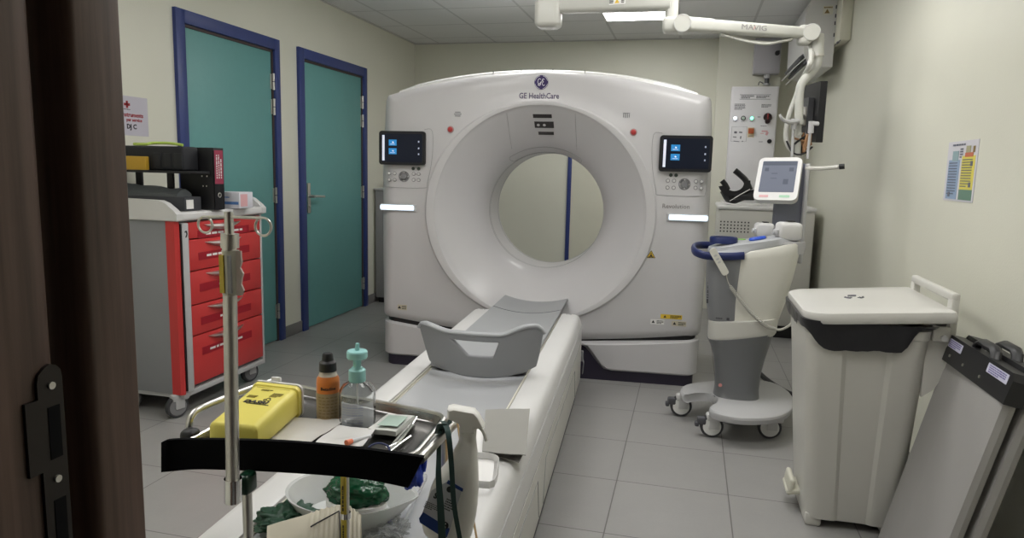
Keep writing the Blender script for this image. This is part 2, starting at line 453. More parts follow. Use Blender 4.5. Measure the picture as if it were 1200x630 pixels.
for s in (-1, 1):
    tube(bm, [flare_pt(r, s*math.asin(min(1, .205/r)), .0005) for r in (.63, .6, .55, .5, .46, .44)], .001, 5)
obj('flare_seam', bm, 'seam', g)
for r, x0_, x1_, h, nm in ((.583, -.052, .062, .016, 'laser_slot'), (.535, -.048, .07, .028, 'camera_window'), (.487, -.03, .066, .014, 'laser_slot')):
    bm = new()
    pts = []
    for sgn in (1, -1):
        rr = r + sgn*h/2*1.25
        xs = [x0_+(x1_-x0_)*k/8 for k in range(9)]
        if sgn < 0: xs = xs[::-1]
        pts += [flare_pt(math.hypot(x, rr), math.atan2(x, rr), .0015) for x in xs]
    f = bm.faces.new([bm.verts.new(p) for p in pts]); ext = bmesh.ops.extrude_face_region(bm, geom=[f])
    for v in [e for e in ext['geom'] if isinstance(e, bmesh.types.BMVert)]: v.co += Vector((0, .006, .004))
    win = obj(nm, bm, mat('slot_dark', (.04, .035, .035), .3), g)
    if nm == 'camera_window':
        for x in (-.025, .012):
            b2 = new(); p = flare_pt(.535, math.atan2(x, .535), .004); q = flare_pt(.535, math.atan2(x, .535), .0)
            cyl(b2, q, p, .009, seg=16); obj('lens', b2, 'white_plastic', win)
# lower covers and plinth
def plan(w, y0, y1, r):
    o = []
    for cx, cy, a0 in ((w-r, y0+r, 270), (w-r, y1-r, 0), (-w+r, y1-r, 90), (-w+r, y0+r, 180)):
        for k in range(9): a = math.radians(a0+90*k/8); o.append((cx+r*math.cos(a), cy+r*math.sin(a)))
    d = []
    for i, p in enumerate(o):
        q = o[(i+1) % len(o)]; n = max(1, int(math.hypot(q[0]-p[0], q[1]-p[1])/.03))
        d += [(p[0]+(q[0]-p[0])*k/n, p[1]+(q[1]-p[1])*k/n) for k in range(n)]
    return d
zb = lambda x: .068 + .15*(1-smooth(.30, .47, abs(x)))
bm = new()
P0 = plan(.995, .004, .975, .085); Pi = plan(.978, .018, .96, .075)
rings(bm, [[(x, y, zb(x)) for x, y in Pi], [(x, y, zb(x)+.012) for x, y in P0], [(x, y, slot_z(x)-.02) for x, y in P0], [(x, y, slot_z(x)-.011) for x, y in Pi]])
obj('lower_cover', bm, 'gantry_white', g)
bm = new(); Pp = plan(.975, .03, .95, .07); rings(bm, [[(x, y, 0) for x, y in Pp], [(x, y, zb(x)+.02) for x, y in Pp]]); obj('plinth', bm, 'plinth', g)
bm = new(); Pp = plan(.975, .03, .95, .07); rings(bm, [[(x, y, slot_z(x)-.03) for x, y in Pp], [(x, y, slot_z(x)+.02) for x, y in Pp]]); obj('shadow_gap', bm, 'black', g)
# top cover ridge
bm = new()
R = []
for i in range(61):
    x = -.89+1.79*i/60; z = top_z(x); e = min(1, (i+1)/5, (61-i)/5)
    R.append([(x, .045, z-.01), (x, .05, z+.006*e), (x, .065, z+.016*e), (x, .5, z+.026*e), (x, .9, z+.01*e), (x, .9, z-.02)])
rings(bm, R)
obj('top_cover', bm, mat('glossy_white', (.85, .85, .84), .12, var=.01), g)
bm = new()
for x in (-.30, -.13, .06, .25):
    bm = new(); bounds(bm, (x-.0015, .044, top_z(x)-.004), (x+.0015, .07, top_z(x)+.018)); obj('cover_joint', bm, 'seam', g)

# control islands, displays, light bars
FR = TR(0, 0, 0) @ RX(PI/2)                # local xy -> gantry front (x, z), facing -y
def face(x, z, y=-.001): return TR(x, y, z) @ RX(PI/2)
for s in (-1, 1):
    cx = .848*s; zc = 1.385
    bm = new(); prism(bm, [(px_*1, pz_) for px_, pz_ in rrect(.295, .205, .018)], .02, TR(cx, -.008, zc) @ RX(PI/2) , .003)
    dsp = obj('display', bm, 'black', g)
    bm = new(); prism(bm, rrect(.262, .172, .006), .002, TR(cx, -.0285, zc) @ RX(PI/2)); scr = obj('screen', bm, 'screen_dark', dsp)
    bm = new()
    for dz in (.032, -.02): bm = new(); box(bm, (cx-.058, -.031, zc+dz), (.05, .001, .036), .0); obj('screen_button', bm, 'icon_blue', scr)
    bm = new(); box(bm, (cx-.118, -.031, zc), (.015, .001, .155))
    obj('menu_column', bm, 'icon_white', scr)
    for dz in (.04, 0, -.035): bm = new(); box(bm, (cx+.108, -.031, zc+dz), (.008, .001, .010)); obj('status_icon', bm, 'icon_dim', scr)
    for dz in (.034, -.018):
        bm = new(); box(bm, (cx-.056, -.0318, zc+dz), (.010, .001, .008), M=RY(.5)); obj('button_icon', bm, 'icon_white', scr)
        bm = new(); box(bm, (cx-.058, -.0318, zc+dz-.011), (.03, .001, .0025)); obj('button_text', bm, 'icon_white', scr)
    # raised seam outline of the control island
    bm = new()
    ix = -s
    o = [(cx+ix*.135, 1.50), (cx+ix*.185, 1.49), (cx+ix*.185, 1.33), (cx+ix*.155, 1.175), (cx+ix*.13, 1.145), (cx-ix*.09, 1.145), (cx-ix*.125, 1.16), (cx-ix*.13, 1.28)]
    tube(bm, [(x, -.001, z) for x, z in o], .0016, 5, smooth=4)
    obj('island_seam', bm, 'seam', g)
    bm = new(); wb = new(); kb = new()
    for dx, dz in ((-.09, .035), (-.055, .035), (-.09, -.005), (-.055, -.005), (.068, .035), (.068, -.002), (.1, -.002), (.1, .035)):
        cyl(bm, (cx+dx, -.001, 1.195+dz), (cx+dx, -.0035, 1.195+dz), .0115, seg=16)
        wb = new(); cyl(wb, (cx+dx, -.003, 1.195+dz), (cx+dx, -.0065, 1.195+dz), .0078, seg=16); obj('push_button', wb, 'white_plastic', g)
    lathe(bm, [(.034, 0), (.034, .003), (.03, .003), (.03, 0)], 24, TR(cx+.005, 0, 1.212) @ RX(PI/2))
    cyl(kb, (cx+.005, -.001, 1.212), (cx+.005, -.006, 1.212), .017, seg=20)
    for a in range(4): wb = new(); cyl(wb, (cx+.005+.025*math.cos(a*PI/2), -.001, 1.212+.025*math.sin(a*PI/2)), (cx+.005+.025*math.cos(a*PI/2), -.004, 1.212+.025*math.sin(a*PI/2)), .004, seg=10); obj('arrow_button', wb, 'white_plastic', g)
    obj('button_ring', bm, mat('ring_grey', (.24, .24, .25), .4), g); obj('select_button', kb, mat('ring_grey', (.24, .24, .25)), g)
    bm = new()
    for dx in ((-.075, -.045) if s > 0 else (.065, .1)): bm = new(); cyl(bm, (cx+dx, -.001, 1.262), (cx+dx, -.004, 1.262), .0105, seg=16); obj('start_button', bm, mat('button_dark_green', (.05, .07, .055), .4), g)
    # light bar wrapping the outer corner
    bm = new(); xa, xb = .768*s, .99*s
    box(bm, ((xa+xb)/2, -.003, 1.019), (abs(xb-xa)+.012, .016, .046), .007, 3)
    brx = obj('light_bar_rim', bm, 'light_grey', g)
    bm = new(); box(bm, ((xa+xb)/2+.006*s, -.008, 1.019), (abs(xb-xa), .02, .033), .009, 3)
    obj('light_bar', bm, 'led_blue', g)
    # emergency stop and grille
    bm = new(); lathe(bm, [(.021, 0), (.021, .004), (.018, .005)], 24, TR(.548*s, 0, 1.503) @ RX(PI/2))
    es = obj('stop_button_ring', bm, mat('stop_ring', (.45, .3, .3), .4), g)
    bm = new(); lathe(bm, [(.015, .004), (.015, .011), (.011, .014), (.0, .015)], 24, TR(.548*s, 0, 1.503) @ RX(PI/2)); obj('stop_button', bm, mat('stop_red', (.5, .05, .05), .35), es)
    bm = new()
    if s < 0:
        for dz in (-.011, 0, .011): box(bm, (-.505, -.001, 1.595+dz), (.045-abs(dz), .004, .005), .001)
    else:
        for dx in (-.016, -.005, .006, .017): box(bm, (.503+dx, -.001, 1.597), (.005, .004, .028-abs(dx)*.4), .001)
        box(bm, (.503, -.001, 1.611), (.04, .004, .004), .001)
    obj('grille', bm, mat('ring_grey', (.24, .24, .25)), g)
# round emblem, maker's name, model name
bm = new(); cyl(bm, (0, -.0005, 1.783), (0, -.003, 1.783), .041, seg=48)
emb = obj('emblem', bm, mat('emblem_purple', (.035, .018, .11), .3), g)
bm = new()
for r in (.0375,):
    for k in range(4):
        a0 = k*PI/2+.25
        tube(bm, [(r*math.cos(a0+t*.22), -.0035, 1.783+r*math.sin(a0+t*.22)) for t in range(6)], .0012, 5)
tube(bm, [(-.003+.013*math.cos(a)*.75-.008, -.0035, 1.783+.004+.017*math.sin(a)) for a in [math.radians(d) for d in range(40, 330, 20)]], .0018, 5)
tube(bm, [(-.006, -.0035, 1.786), (-.003, -.0035, 1.777), (-.008, -.0035, 1.765), (-.018, -.0035, 1.766), (-.013, -.0035, 1.775), (0, -.0035, 1.783), (.006, -.0035, 1.797)], .0018, 5, smooth=4)
tube(bm, [(.018, -.0035, 1.798), (.01, -.0035, 1.803), (.006, -.0035, 1.795), (.012, -.0035, 1.787), (.007, -.0035, 1.78), (.007, -.0035, 1.770), (.014, -.0035, 1.764), (.021, -.0035, 1.77)], .0018, 5, smooth=4)
obj('monogram', bm, mat('emblem_white', (.8, .8, .85), .4), emb)
bm = new(); text_bm(bm, 'GE HealthCare', .0465, face(-.012, 1.704), bold=.0006, xs=.83); obj('lettering', bm, mat('purple_ink', (.09, .07, .15), .5), g)
bm = new(); text_bm(bm, 'Revolution', .036, face(.812, 1.082)); obj('lettering', bm, mat('label_grey', (.2, .19, .18), .5), g)
# warning stickers
mat('sticker_yellow', (.75, .52, .05), .5)
def sticker(parent, M, w, h, col, pict=True, rows=3):
    bm = new(); box(bm, (0, 0, 0), (w, h, .001), M=None)
    bm.transform(M); o = obj('warning_sticker', bm, col, parent)
    bm = new()
    scribble(bm, w*.5, h*.75, rows, M @ TR(w*.2, 0, .001), seed=int(w*1e4))
    t = bmesh.new(); q = h*.38; rings(t, [[(-w*.3+q*math.cos(a), q*math.sin(a)-h*.05, z) for a in (PI/2, PI*7/6, PI*11/6)] for z in (.0005, .0013)]); merge(bm, t, M)
    obj('sticker_print', bm, 'ink', o)
sticker(g, face(-.852, .385, -.0012), .062, .034, mat('sticker_pale', (.6, .55, .42), .5))
sticker(g, face(.822, .428, -.0012), .125, .026, 'sticker_yellow')
sticker(g, face(.742, .392, -.0012), .08, .03, 'paper')
sticker(g, face(.868, .389, -.0012), .085, .03, mat('sticker_pale', (.6, .55, .42), .5))
bm = new(); rings(bm, [[(.685+.03*math.cos(a), y, .79+.03*math.sin(a)) for a in (PI/2, PI*7/6, PI*11/6)] for y in (-.0005, -.0015)]); tri = obj('warning_sticker', bm, 'sticker_yellow', g)
bm = new(); lathe(bm, [(.0, 0), (.007, 0), (.007, .001), (0, .001)], 12, face(.685, .787, -.0015)); 
for a in (90, 210, 330):
    a = math.radians(a); box(bm, (.685+.012*math.cos(a), -.002, .787+.012*math.sin(a)), (.007, .001, .007))
for a, b_ in ((90, 210), (210, 330), (330, 90)):
    a = math.radians(a); b_ = math.radians(b_); tube(bm, [(.685+.028*math.cos(a), -.002, .79+.028*math.sin(a)), (.685+.028*math.cos(b_), -.002, .79+.028*math.sin(b_))], .0015, 4)
obj('sticker_print', bm, 'ink', tri)

# ------------------------------------------------------------------ patient table
pt = thing('patient_table', 'long white and grey patient table running into the scanner bore', 'patient table', gp(-.605, 2.6), TH)
V = lambda v: v-2.6
v0, v1 = 1.255, 3.87
def sweep(bm, prof, a, b):
    rings(bm, [[(x, V(a), z) for x, z in prof], [(x, V(b), z) for x, z in prof]])
bm = new()
def side_prof(s):
    p = [(.202, .45), (.206, .478), (.212, .481), (.275, .480), (.292, .475), (.303, .465), (.311, .448), (.3165, .43), (.3195, .418), (.322, .40), (.322, .33), (.30, .33), (.25, .40), (.202, .42)]
    return [(x*s, z) for x, z in p]
for s in (1, -1):
    t = bmesh.new(); P = side_prof(s)
    # rounded ends towards the scanner
    R = []
    for k, (v, sc) in enumerate(((v0, .97), (v0+.012, 1), (v1-.05, 1), (v1-.03, .993), (v1-.012, .975), (v1, .94))):
        cx_, cz_ = .25*s, .38
        R.append([((x-cx_)*sc+cx_, V(v), (z-cz_)*sc+cz_) for x, z in P])
    rings(t, R); merge(bm, t)
obj('side_rail', bm, 'white_plastic', pt)
bm = new()
for s in (1, -1):
    sweep(bm, [(x*s, z) for x, z in ((.30, .075), (.315, .085), (.322, .11), (.322, .322), (.30, .325))], v0+.01, v1-.03)
bounds(bm, (-.31, V(v0+.01), .075), (.31, V(v1-.04), .30), .01)
obj('side_panel', bm, 'offwhite', pt)
bm = new()
for s in (1, -1): bounds(bm, (s*.314, V(v0+.02), .318), (s*.3205, V(v1-.035), .333))
bounds(bm, (-.30, V(v0+.05), 0), (.30, V(v1-.05), .08), .005)
bounds(bm, (-.2, V(v1-.04), .02), (.2, V(4.19), .30), .01)
obj('base_plinth', bm, 'plinth', pt)
# recessed lower panels on each side
bm = new()
for s in (1, -1):
    for a, b in ((1.5, 2.2), (2.3, 3.5)):
        tube(bm, [(s*.3225, V(a), .12), (s*.3225, V(a+.05), .27), (s*.3225, V(b-.05), .27), (s*.3225, V(b), .12)], .0015, 5)
obj('panel_seam', bm, 'seam', pt)
bm = new()
for s in (1, -1): tube(bm, [(s*.3195, V(v0+.02), .418), (s*.3195, V(v1-.03), .418)], .0018, 5); tube(bm, [(s*.292, V(v0+.02), .4715), (s*.292, V(v1-.04), .4715)], .0014, 5)
obj('rail_seam', bm, 'light_grey', pt)
# slot strips beside the rails
bm = new()
for s in (1, -1):
    for xa, zz in ((.186, .462), (.192, .468), (.198, .474)): bounds(bm, (s*xa, V(v0), zz-.02), (s*(xa+.0035), V(v1-.005), zz))
obj('guide_strip', bm, mat('strip_cream', (.62, .6, .52), .45), pt)
# fixed trough in front of the cradle
mat('trough_grey', (.47, .48, .5), .16, var=.02, coat=.5)
bm = new(); R = []
for v in [v0+i*(3.86-v0)/20 for i in range(21)]:
    R.append([(-.2, V(v), .44)] + [(-.2+.4*k/24, V(v), .452+.014*((k-12)/12)**2) for k in range(25)] + [(.2, V(v), .44)] + [(.2-.4*k/6, V(v), .42) for k in range(7)])
rings(bm, R); obj('table_trough', bm, 'trough_grey', pt)
bm = new(); box(bm, (0, V(v0)+.005, .25), (.56, .02, .4), .01); obj('end_cover', bm, 'white_plastic', pt)
# cradle: concave shell
def crz(x): return .457 + .78*x*x
bm = new(); R = []
cs = [(-.197+.394*k/28) for k in range(29)]
for v in [2.66+i*(4.255-2.66)/24 for i in range(25)]:
    R.append([(x, V(v), crz(x)+.006) for x in cs] + [(x, V(v), crz(x)-.008) for x in reversed(cs)])
rings(bm, R); crd = obj('cradle', bm, 'cradle_grey', pt)
bm = new(); tube(bm, [(x, V(3.885), crz(x)+.0062) for x in cs], .0016, 5)
obj('cradle_seam', bm, 'dark_grey', crd)
bm = new()
for s in (-1, 1):
    for k, (x, w_) in enumerate(((.235, .006), (.247, .004), (.256, .009))): box(bm, (s*x, V(3.835), .4812), (w_, .006, .0006))
obj('rail_mark', bm, 'grey_ink', pt)
# raised curved end of the cradle with a grip opening
bm = new()
NS, NT = 40, 12
def endpt(si, ti):
    s = -1+2*si/NS; t = ti/NT
    k6 = min(1, max(0, (ti-6)/4))
    s += (.07-.26*k6)*math.exp(-((s+.25)/.25)**2) + (-.05+.08*k6)*math.exp(-((s-.3)/.25)**2)
    top = .641 + (.020*smooth(.45, .95, -s) if s < 0 else .038*smooth(.3, .8, s))
    if s > .85: top -= .03*((s-.85)/.15)**2
    if s < -.92: top -= .02*((-s-.92)/.08)**2
    bot = .467 + (.035 if s < 0 else .045)*abs(s)**2.2
    hw = (.215 + .040*t**.8) if s < 0 else (.22 + .025*t**.8)
    z = bot + (top-bot)*t
    v = 2.575 + .06*abs(s)**2.2 - .012*t*t
    return Vector((.02+s*hw, V(v), z))
grid = [[bm.verts.new(endpt(i, j)) for j in range(NT+1)] for i in range(NS+1)]
for i in range(NS):
    for j in range(NT):
        s = -1+2*(i+.5)/NS
        lo, hi = 6, 10
        if -.25 < s < .30 and lo <= j < hi: continue
        bm.faces.new((grid[i][j], grid[i+1][j], grid[i+1][j+1], grid[i][j+1]))
head = obj('cradle_end_wall', bm, mat('end_grey', (.25, .255, .27), .4, var=.03), crd)
md = head.modifiers.new('sol', 'SOLIDIFY'); md.thickness = .022; md.offset = 1
md = head.modifiers.new('bev', 'BEVEL'); md.width = .006; md.segments = 3; md.limit_method = 'ANGLE'
md = head.modifiers.new('sub', 'SUBSURF'); md.levels = 1; md.render_levels = 2
bm = new(); tube(bm, [endpt(i, NT) + Vector((0, .012, .001)) for i in range(0, NS+1)], .013, 12, flat=(.017, .009))
obj('rim', bm, 'cradle_grey', head)
# steel hook bracket near the floor at the scanner end
bm = new(); tube(bm, [(.318, V(3.86), .26), (.335, V(3.88), .2), (.33, V(3.9), .13)], .006, 8, flat=(.012, .003)); box(bm, (.318, V(3.87), .24), (.03, .03, .06), .006)
obj('bracket', bm, 'mid_grey', pt)
# ------------------------------------------------------------------ contrast injector on wheels
def P(px, py, **k): return at(px, py, **k)
IY = 3.70
inj = thing('contrast_injector', 'white and grey contrast injector on a wheeled pedestal beside the scanner', 'medical injector', (.27, 3.62, 0))
IL = LM[inj.name].inverted()
def loc(p): return IL @ Vector(p)
bm = new()
basepx = [(797, 457), (803, 450), (830, 446), (870, 443), (905, 447), (924, 457), (931, 470), (925, 481), (905, 488), (870, 489), (842, 484), (831, 478), (839, 472), (840, 466), (832, 461), (815, 460), (801, 462)]
bp_ = catmull([P(x, y, z=.155) for x, y in basepx], 4, True)
cen = sum(bp_, Vector())/len(bp_)
def ring_off(z, s): return [Vector((cen.x+(p.x-cen.x)*s, cen.y+(p.y-cen.y)*s, z)) for p in bp_]
rings(bm, [ring_off(.112, .93), ring_off(.118, .975), ring_off(.14, 1), ring_off(.15, .99), ring_off(.156, .96)])
obj('base', bm, 'light_grey', inj, world=True)
def castor(parent, x, y, r, w, ang, m_hub, brake=True, m_fork='white_plastic'):
    """twin-tyre castor: fork, tyre, hub"""
    M = TR(x, y, 0) @ RZ(ang)
    bm = new(); t = bmesh.new()
    lathe(t, [(r*.55, -w/2), (r*.93, -w/2), (r, -w*.3), (r, w*.3), (r*.93, w/2), (r*.55, w/2), (r*.55, -w/2)], 28)
    merge(bm, t, M @ TR(0, 0, r) @ RX(PI/2)); wh = obj('wheel', bm, 'rubber', parent, world=True)
    bm = new(); t = bmesh.new()
    lathe(t, [(0, -w*.6), (r*.3, -w*.6), (r*.34, -w*.53), (r*.78, -w*.52), (r*.8, -w*.3), (r*.8, w*.3), (r*.78, w*.52), (r*.34, w*.53), (r*.3, w*.6), (0, w*.6)], 28)
    merge(bm, t, M @ TR(0, 0, r) @ RX(PI/2)); obj('wheel_hub', bm, m_hub, wh, world=True)
    bm = new()
    t = bmesh.new(); bounds(t, (-r*.5, -w*.75, r*1.5), (r*1.1, w*.75, r*2.15), r*.2)
    for s in (-1, 1): bounds(t, (-r*.25, s*w*.62-w*.08, r*.8), (r*.6, s*w*.62+w*.08, r*1.8), r*.05)
    merge(bm, t, M); fk = obj('castor_fork', bm, m_fork, parent, world=True)
    if brake:
        bm = new(); t = bmesh.new(); bounds(t, (-r*1.25, -w*.6, r*1.1), (-r*.5, w*.6, r*1.75), r*.15); bounds(t, (-r*1.45, -w*.5, r*.9), (-r*1.1, w*.5, r*1.3), r*.1)
        merge(bm, t, M); obj('brake_pedal', bm, 'dark_grey', fk, world=True)
mat('hub_white', (.82, .82, .80), .35)
castor(inj, .015, 3.70, .056, .036, .12, 'hub_white')
castor(inj, .165, 3.44, .056, .036, .12, 'hub_white')
castor(inj, .44, 3.51, .056, .036, .05, 'hub_white', False)
castor(inj, .30, 3.88, .056, .036, .3, 'white_plastic', False)
# pedestal column
def sec(cx, cy, hx, hy, z, n=36, e=2.6, dz=0):
    o = []
    for k in range(n):
        a = 2*PI*k/n; c, s = math.cos(a), math.sin(a)
        x = abs(c)**(2/e)*math.copysign(1, c)*hx; y = abs(s)**(2/e)*math.copysign(1, s)*hy
        o.append(Vector((cx+x, cy+y, z+dz*x/hx)))
    return o
bm = new()
rings(bm, [sec(.285, 3.66, hx, hy, z, dz=dz) for z, hx, hy, dz in ((.15, .118, .095, 0), (.157, .112, .09, 0), (.2, .108, .088, 0), (.28, .112, .09, 0), (.36, .125, .098, 0), (.43, .145, .108, .01), (.475, .16, .115, .03))])
obj('pedestal_column', bm, mat('column_grey', (.19, .195, .205), .38, metal=.25), inj, world=True, sharp=50)
bm = new(); lathe(bm, [(.009, 0), (.009, .002), (.006, .002)], 16, TR(*P(844, 451, d=3.49)) @ RZ(.2) @ RX(PI/2)); obj('badge', bm, mat('badge_red', (.7, .3, .28), .4), inj, world=True)
bm = new(); tube(bm, [P(889, 384, y=3.575)+Vector((0, 0, 0)), P(881, 420, y=3.576), P(876, 462, y=3.578)], .0012, 5); obj('column_seam', bm, 'dark_grey', inj, world=True)
# white collar
bm = new(); rings(bm, [sec(.292, 3.67, hx, hy, z, dz=dz) for z, hx, hy, dz in ((.462, .158, .114, .03), (.468, .163, .118, .033), (.50, .166, .122, .036), (.56, .168, .124, .02))])
obj('collar', bm, 'offwhite', inj, world=True, sharp=50)
# body: white shell, grey front shell
def bsec(x0, x1, hy, z, sl=0, e=3.4, cy=3.71):
    cx = (x0+x1)/2; return sec(cx, cy, (x1-x0)/2, hy, z, e=e, dz=sl)
bm = new()
rings(bm, [bsec(.195, .458, .124, .50, .0), bsec(.19, .464, .130, .56), bsec(.20, .49, .142, .66), bsec(.21, .515, .146, .78), bsec(.22, .535, .146, .88, .02), bsec(.22, .54, .144, .915, .035), bsec(.225, .535, .136, .925, .036)])
obj('body_shell', bm, 'cream_plastic', inj, world=True, sharp=45)
bm = new()
rings(bm, [bsec(.124, .30, .120, .512, 0, 2.8), bsec(.120, .30, .128, .56, 0, 2.8), bsec(.105, .30, .135, .66, 0, 2.8), bsec(.098, .30, .139, .78, 0, 2.8), bsec(.098, .30, .139, .89, .0, 2.8)])
gp_ = obj('front_panel', bm, mat('panel_grey', (.22, .225, .24), .4, var=.03), inj, world=True, sharp=45)
bm = new()
rings(bm, [bsec(.10, .32, .138, .888, 0, 2.8), bsec(.10, .51, .126, .922, .034, 3.2), bsec(.105, .50, .122, .944, .040, 3.2), bsec(.12, .49, .112, .950, .040, 3.2)])
obj('top_deck', bm, mat('deck_grey', (.42, .43, .45), .4), inj, world=True, sharp=45)
bm = new(); text_bm(bm, 'EmpowerCTA', .028, TR(.128, 3.588, .66) @ RZ(-.5) @ RX(PI/2) @ RZ(-PI/2), bold=0) if False else None
scribble(bm, .16, .018, 1, TR(.113, 3.625, .68) @ RZ(-.75) @ RX(PI/2) @ RZ(-PI/2), seed=3, fill=1)
obj('panel_lettering', bm, mat('dark_print', (.07, .07, .08), .5), gp_, world=True); bm = new()
scribble(bm, .035, .012, 1, TR(.175, 3.573, .565) @ RZ(-.08) @ RX(PI/2), seed=5, fill=1)
obj('maker_lettering', bm, mat('dark_print', (.07, .07, .08), .5), gp_, world=True); bm = new()
box(bm, (.215, 3.569, .565), (.013, .002, .013))
obj('maker_mark', bm, mat('dark_print', (.07, .07, .08), .5), gp_, world=True)
# navy grip ring around the front
mat('navy', (.015, .025, .11), .35)
bm = new()
tube(bm, [(.27, 3.568, .885), (.20, 3.56, .878), (.10, 3.565, .875), (.045, 3.60, .885), (.03, 3.68, .895), (.04, 3.78, .90), (.09, 3.85, .90), (.2, 3.86, .90)], .012, 10, smooth=5, flat=(.012, .02))
obj('grip_ring', bm, 'navy', inj, world=True)
bm = new(); t = bmesh.new()
lathe(t, [(.0, .012), (.042, .012), (.047, .03), (.056, .032), (.06, .026), (.06, 0), (.0, 0)], 30, sx=1.15, sy=.95)
merge(bm, t, TR(.175, 3.69, .930)); obj('cup_holder', bm, 'navy', inj, world=True)
bm = new(); t = bmesh.new(); lathe(t, [(0, 0), (.04, 0), (.043, .006), (.036, .014), (0, .016)], 24, sx=1, sy=.6); merge(bm, t, TR(.335, 3.66, .958) @ RY(-.2)); obj('blue_knob', bm, mat('bright_blue', (.03, .1, .62), .3), inj, world=True)
bm = new(); box(bm, (.25, 3.76, .947), (.075, .02, .004), .002, M=RZ(.3)); obj('green_label', bm, mat('lime', (.35, .75, .12), .4), inj, world=True)
# two injector heads
def head_unit(x, y, z, s, nm='injector_head'):
    bm = new(); t = bmesh.new()
    bounds(t, (-.055*s, -.05*s, -.002), (.055*s, .05*s, .085*s), .02*s, 3)
    merge(bm, t, TR(x, y, z) @ RZ(.2))
    h = obj(nm, bm, 'white_plastic', inj, world=True, sharp=40)
    bm = new(); t = bmesh.new(); bounds(t, (-.065*s, -.035*s, .02*s), (-.057*s, .03*s, .05*s), .004); cyl(t, (-.057*s, 0, .035*s), (-.075*s, 0, .035*s), .012*s, seg=12); merge(bm, t, TR(x, y, z) @ RZ(.2)); obj('syringe_port', bm, 'light_grey', h, world=True)
    bm = new(); t = bmesh.new(); bounds(t, (-.015*s, -.03*s, .088*s), (.02*s, .01*s, .094*s), .002); merge(bm, t, TR(x, y, z) @ RZ(.2)); obj('top_slot', bm, 'black', h, world=True)
    return h
head_unit(.475, 3.66, .965, 1.0)
head_unit(.375, 3.80, .965, .8)
bm = new(); rings(bm, [sec(.49, 3.655, .06, .05, .90), sec(.49, 3.655, .068, .06, .935), sec(.485, 3.66, .07, .064, .958)]); obj('head_tray', bm, 'light_grey', inj, world=True)
# mast, touch screen, side rod
bm = new(); box(bm, (.50, 3.93, 1.13), (.15, .035, .42), .012, 3, M=RZ(.1)); obj('screen_mast', bm, mat('mast_blue_grey', (.17, .18, .23), .4), inj, world=True)
bm = new(); box(bm, (.575, 3.92, 1.08), (.022, .05, .52), .01, 3, M=RZ(.1)); obj('mast_rim', bm, 'light_grey', inj, world=True)
sc_ = P(911.5, 209, d=3.60)
ex = (CR*.178 - _f*.1).normalized(); ey = (CR*.07 + _z*.21 + _f*.125); ey = (ey - ex*ey.dot(ex)).normalized(); ez = ex.cross(ey)
SM = Matrix.Identity(4)
for i in range(3): SM[i][0] = ex[i]; SM[i][1] = ey[i]; SM[i][2] = ez[i]; SM[i][3] = sc_[i]
bm = new(); prism(bm, rrect(.212, .262, .03), .035, SM @ TR(0, 0, -.035), .008, 3); shs = obj('touch_screen_housing', bm, 'white_plastic', inj, world=True)
bm = new(); prism(bm, rrect(.17, .19, .004), .0015, SM @ TR(0, .012, 0)); ts = obj('touch_screen', bm, mat('lcd_grey', (.09, .10, .13), .45, emit=(.055, .06, .08), estr=1, spec=.15), shs, world=True)
bm = new(); box(bm, (0, 0, 0), (.165, .024, .001)); bm.transform(SM @ TR(0, .093, .002)); 
for dx, dy, w_, h_ in ((-.06, .055, .02, .02), (.06, .055, .022, .022), (.04, -.02, .025, .03), (-.02, .03, .03, .004), (-.02, -.0, .03, .003)):
    t = bmesh.new(); prism(t, rrect(w_, h_, .001), .001); merge(bm, t, SM @ TR(dx, dy, .0015))
obj('screen_text', bm, mat('lcd_mid', (.06, .07, .09), .45, emit=(.03, .035, .05), estr=1, spec=.15), ts, world=True)
bm = new(); t = bmesh.new(); prism(t, rrect(.05, .014, .003), .001); merge(bm, t, SM @ TR(.045, -.108, .0005)); obj('green_key_label', bm, mat('pale_green', (.35, .6, .42), .5), shs, world=True)
bm = new(); t = bmesh.new(); prism(t, rrect(.045, .014, .003), .001); merge(bm, t, SM @ TR(-.055, -.108, .0005)); obj('red_key_label', bm, mat('pale_red', (.7, .4, .42), .5), shs, world=True)
bm = new(); cyl(bm, P(932, 210, d=3.68), (.50, 3.92, 1.2), .02); obj('screen_arm', bm, 'light_grey', inj, world=True)
bm = new(); tube(bm, [(.57, 3.91, 1.315), (.63, 3.85, 1.315), (.705, 3.80, 1.325)], .011, 10); rod = obj('side_rod', bm, 'offwhite', inj, world=True)
bm = new(); cyl(bm, (.705, 3.80, 1.325), (.727, 3.793, 1.328), .013, seg=16); obj('rod_tip', bm, 'black', rod, world=True)
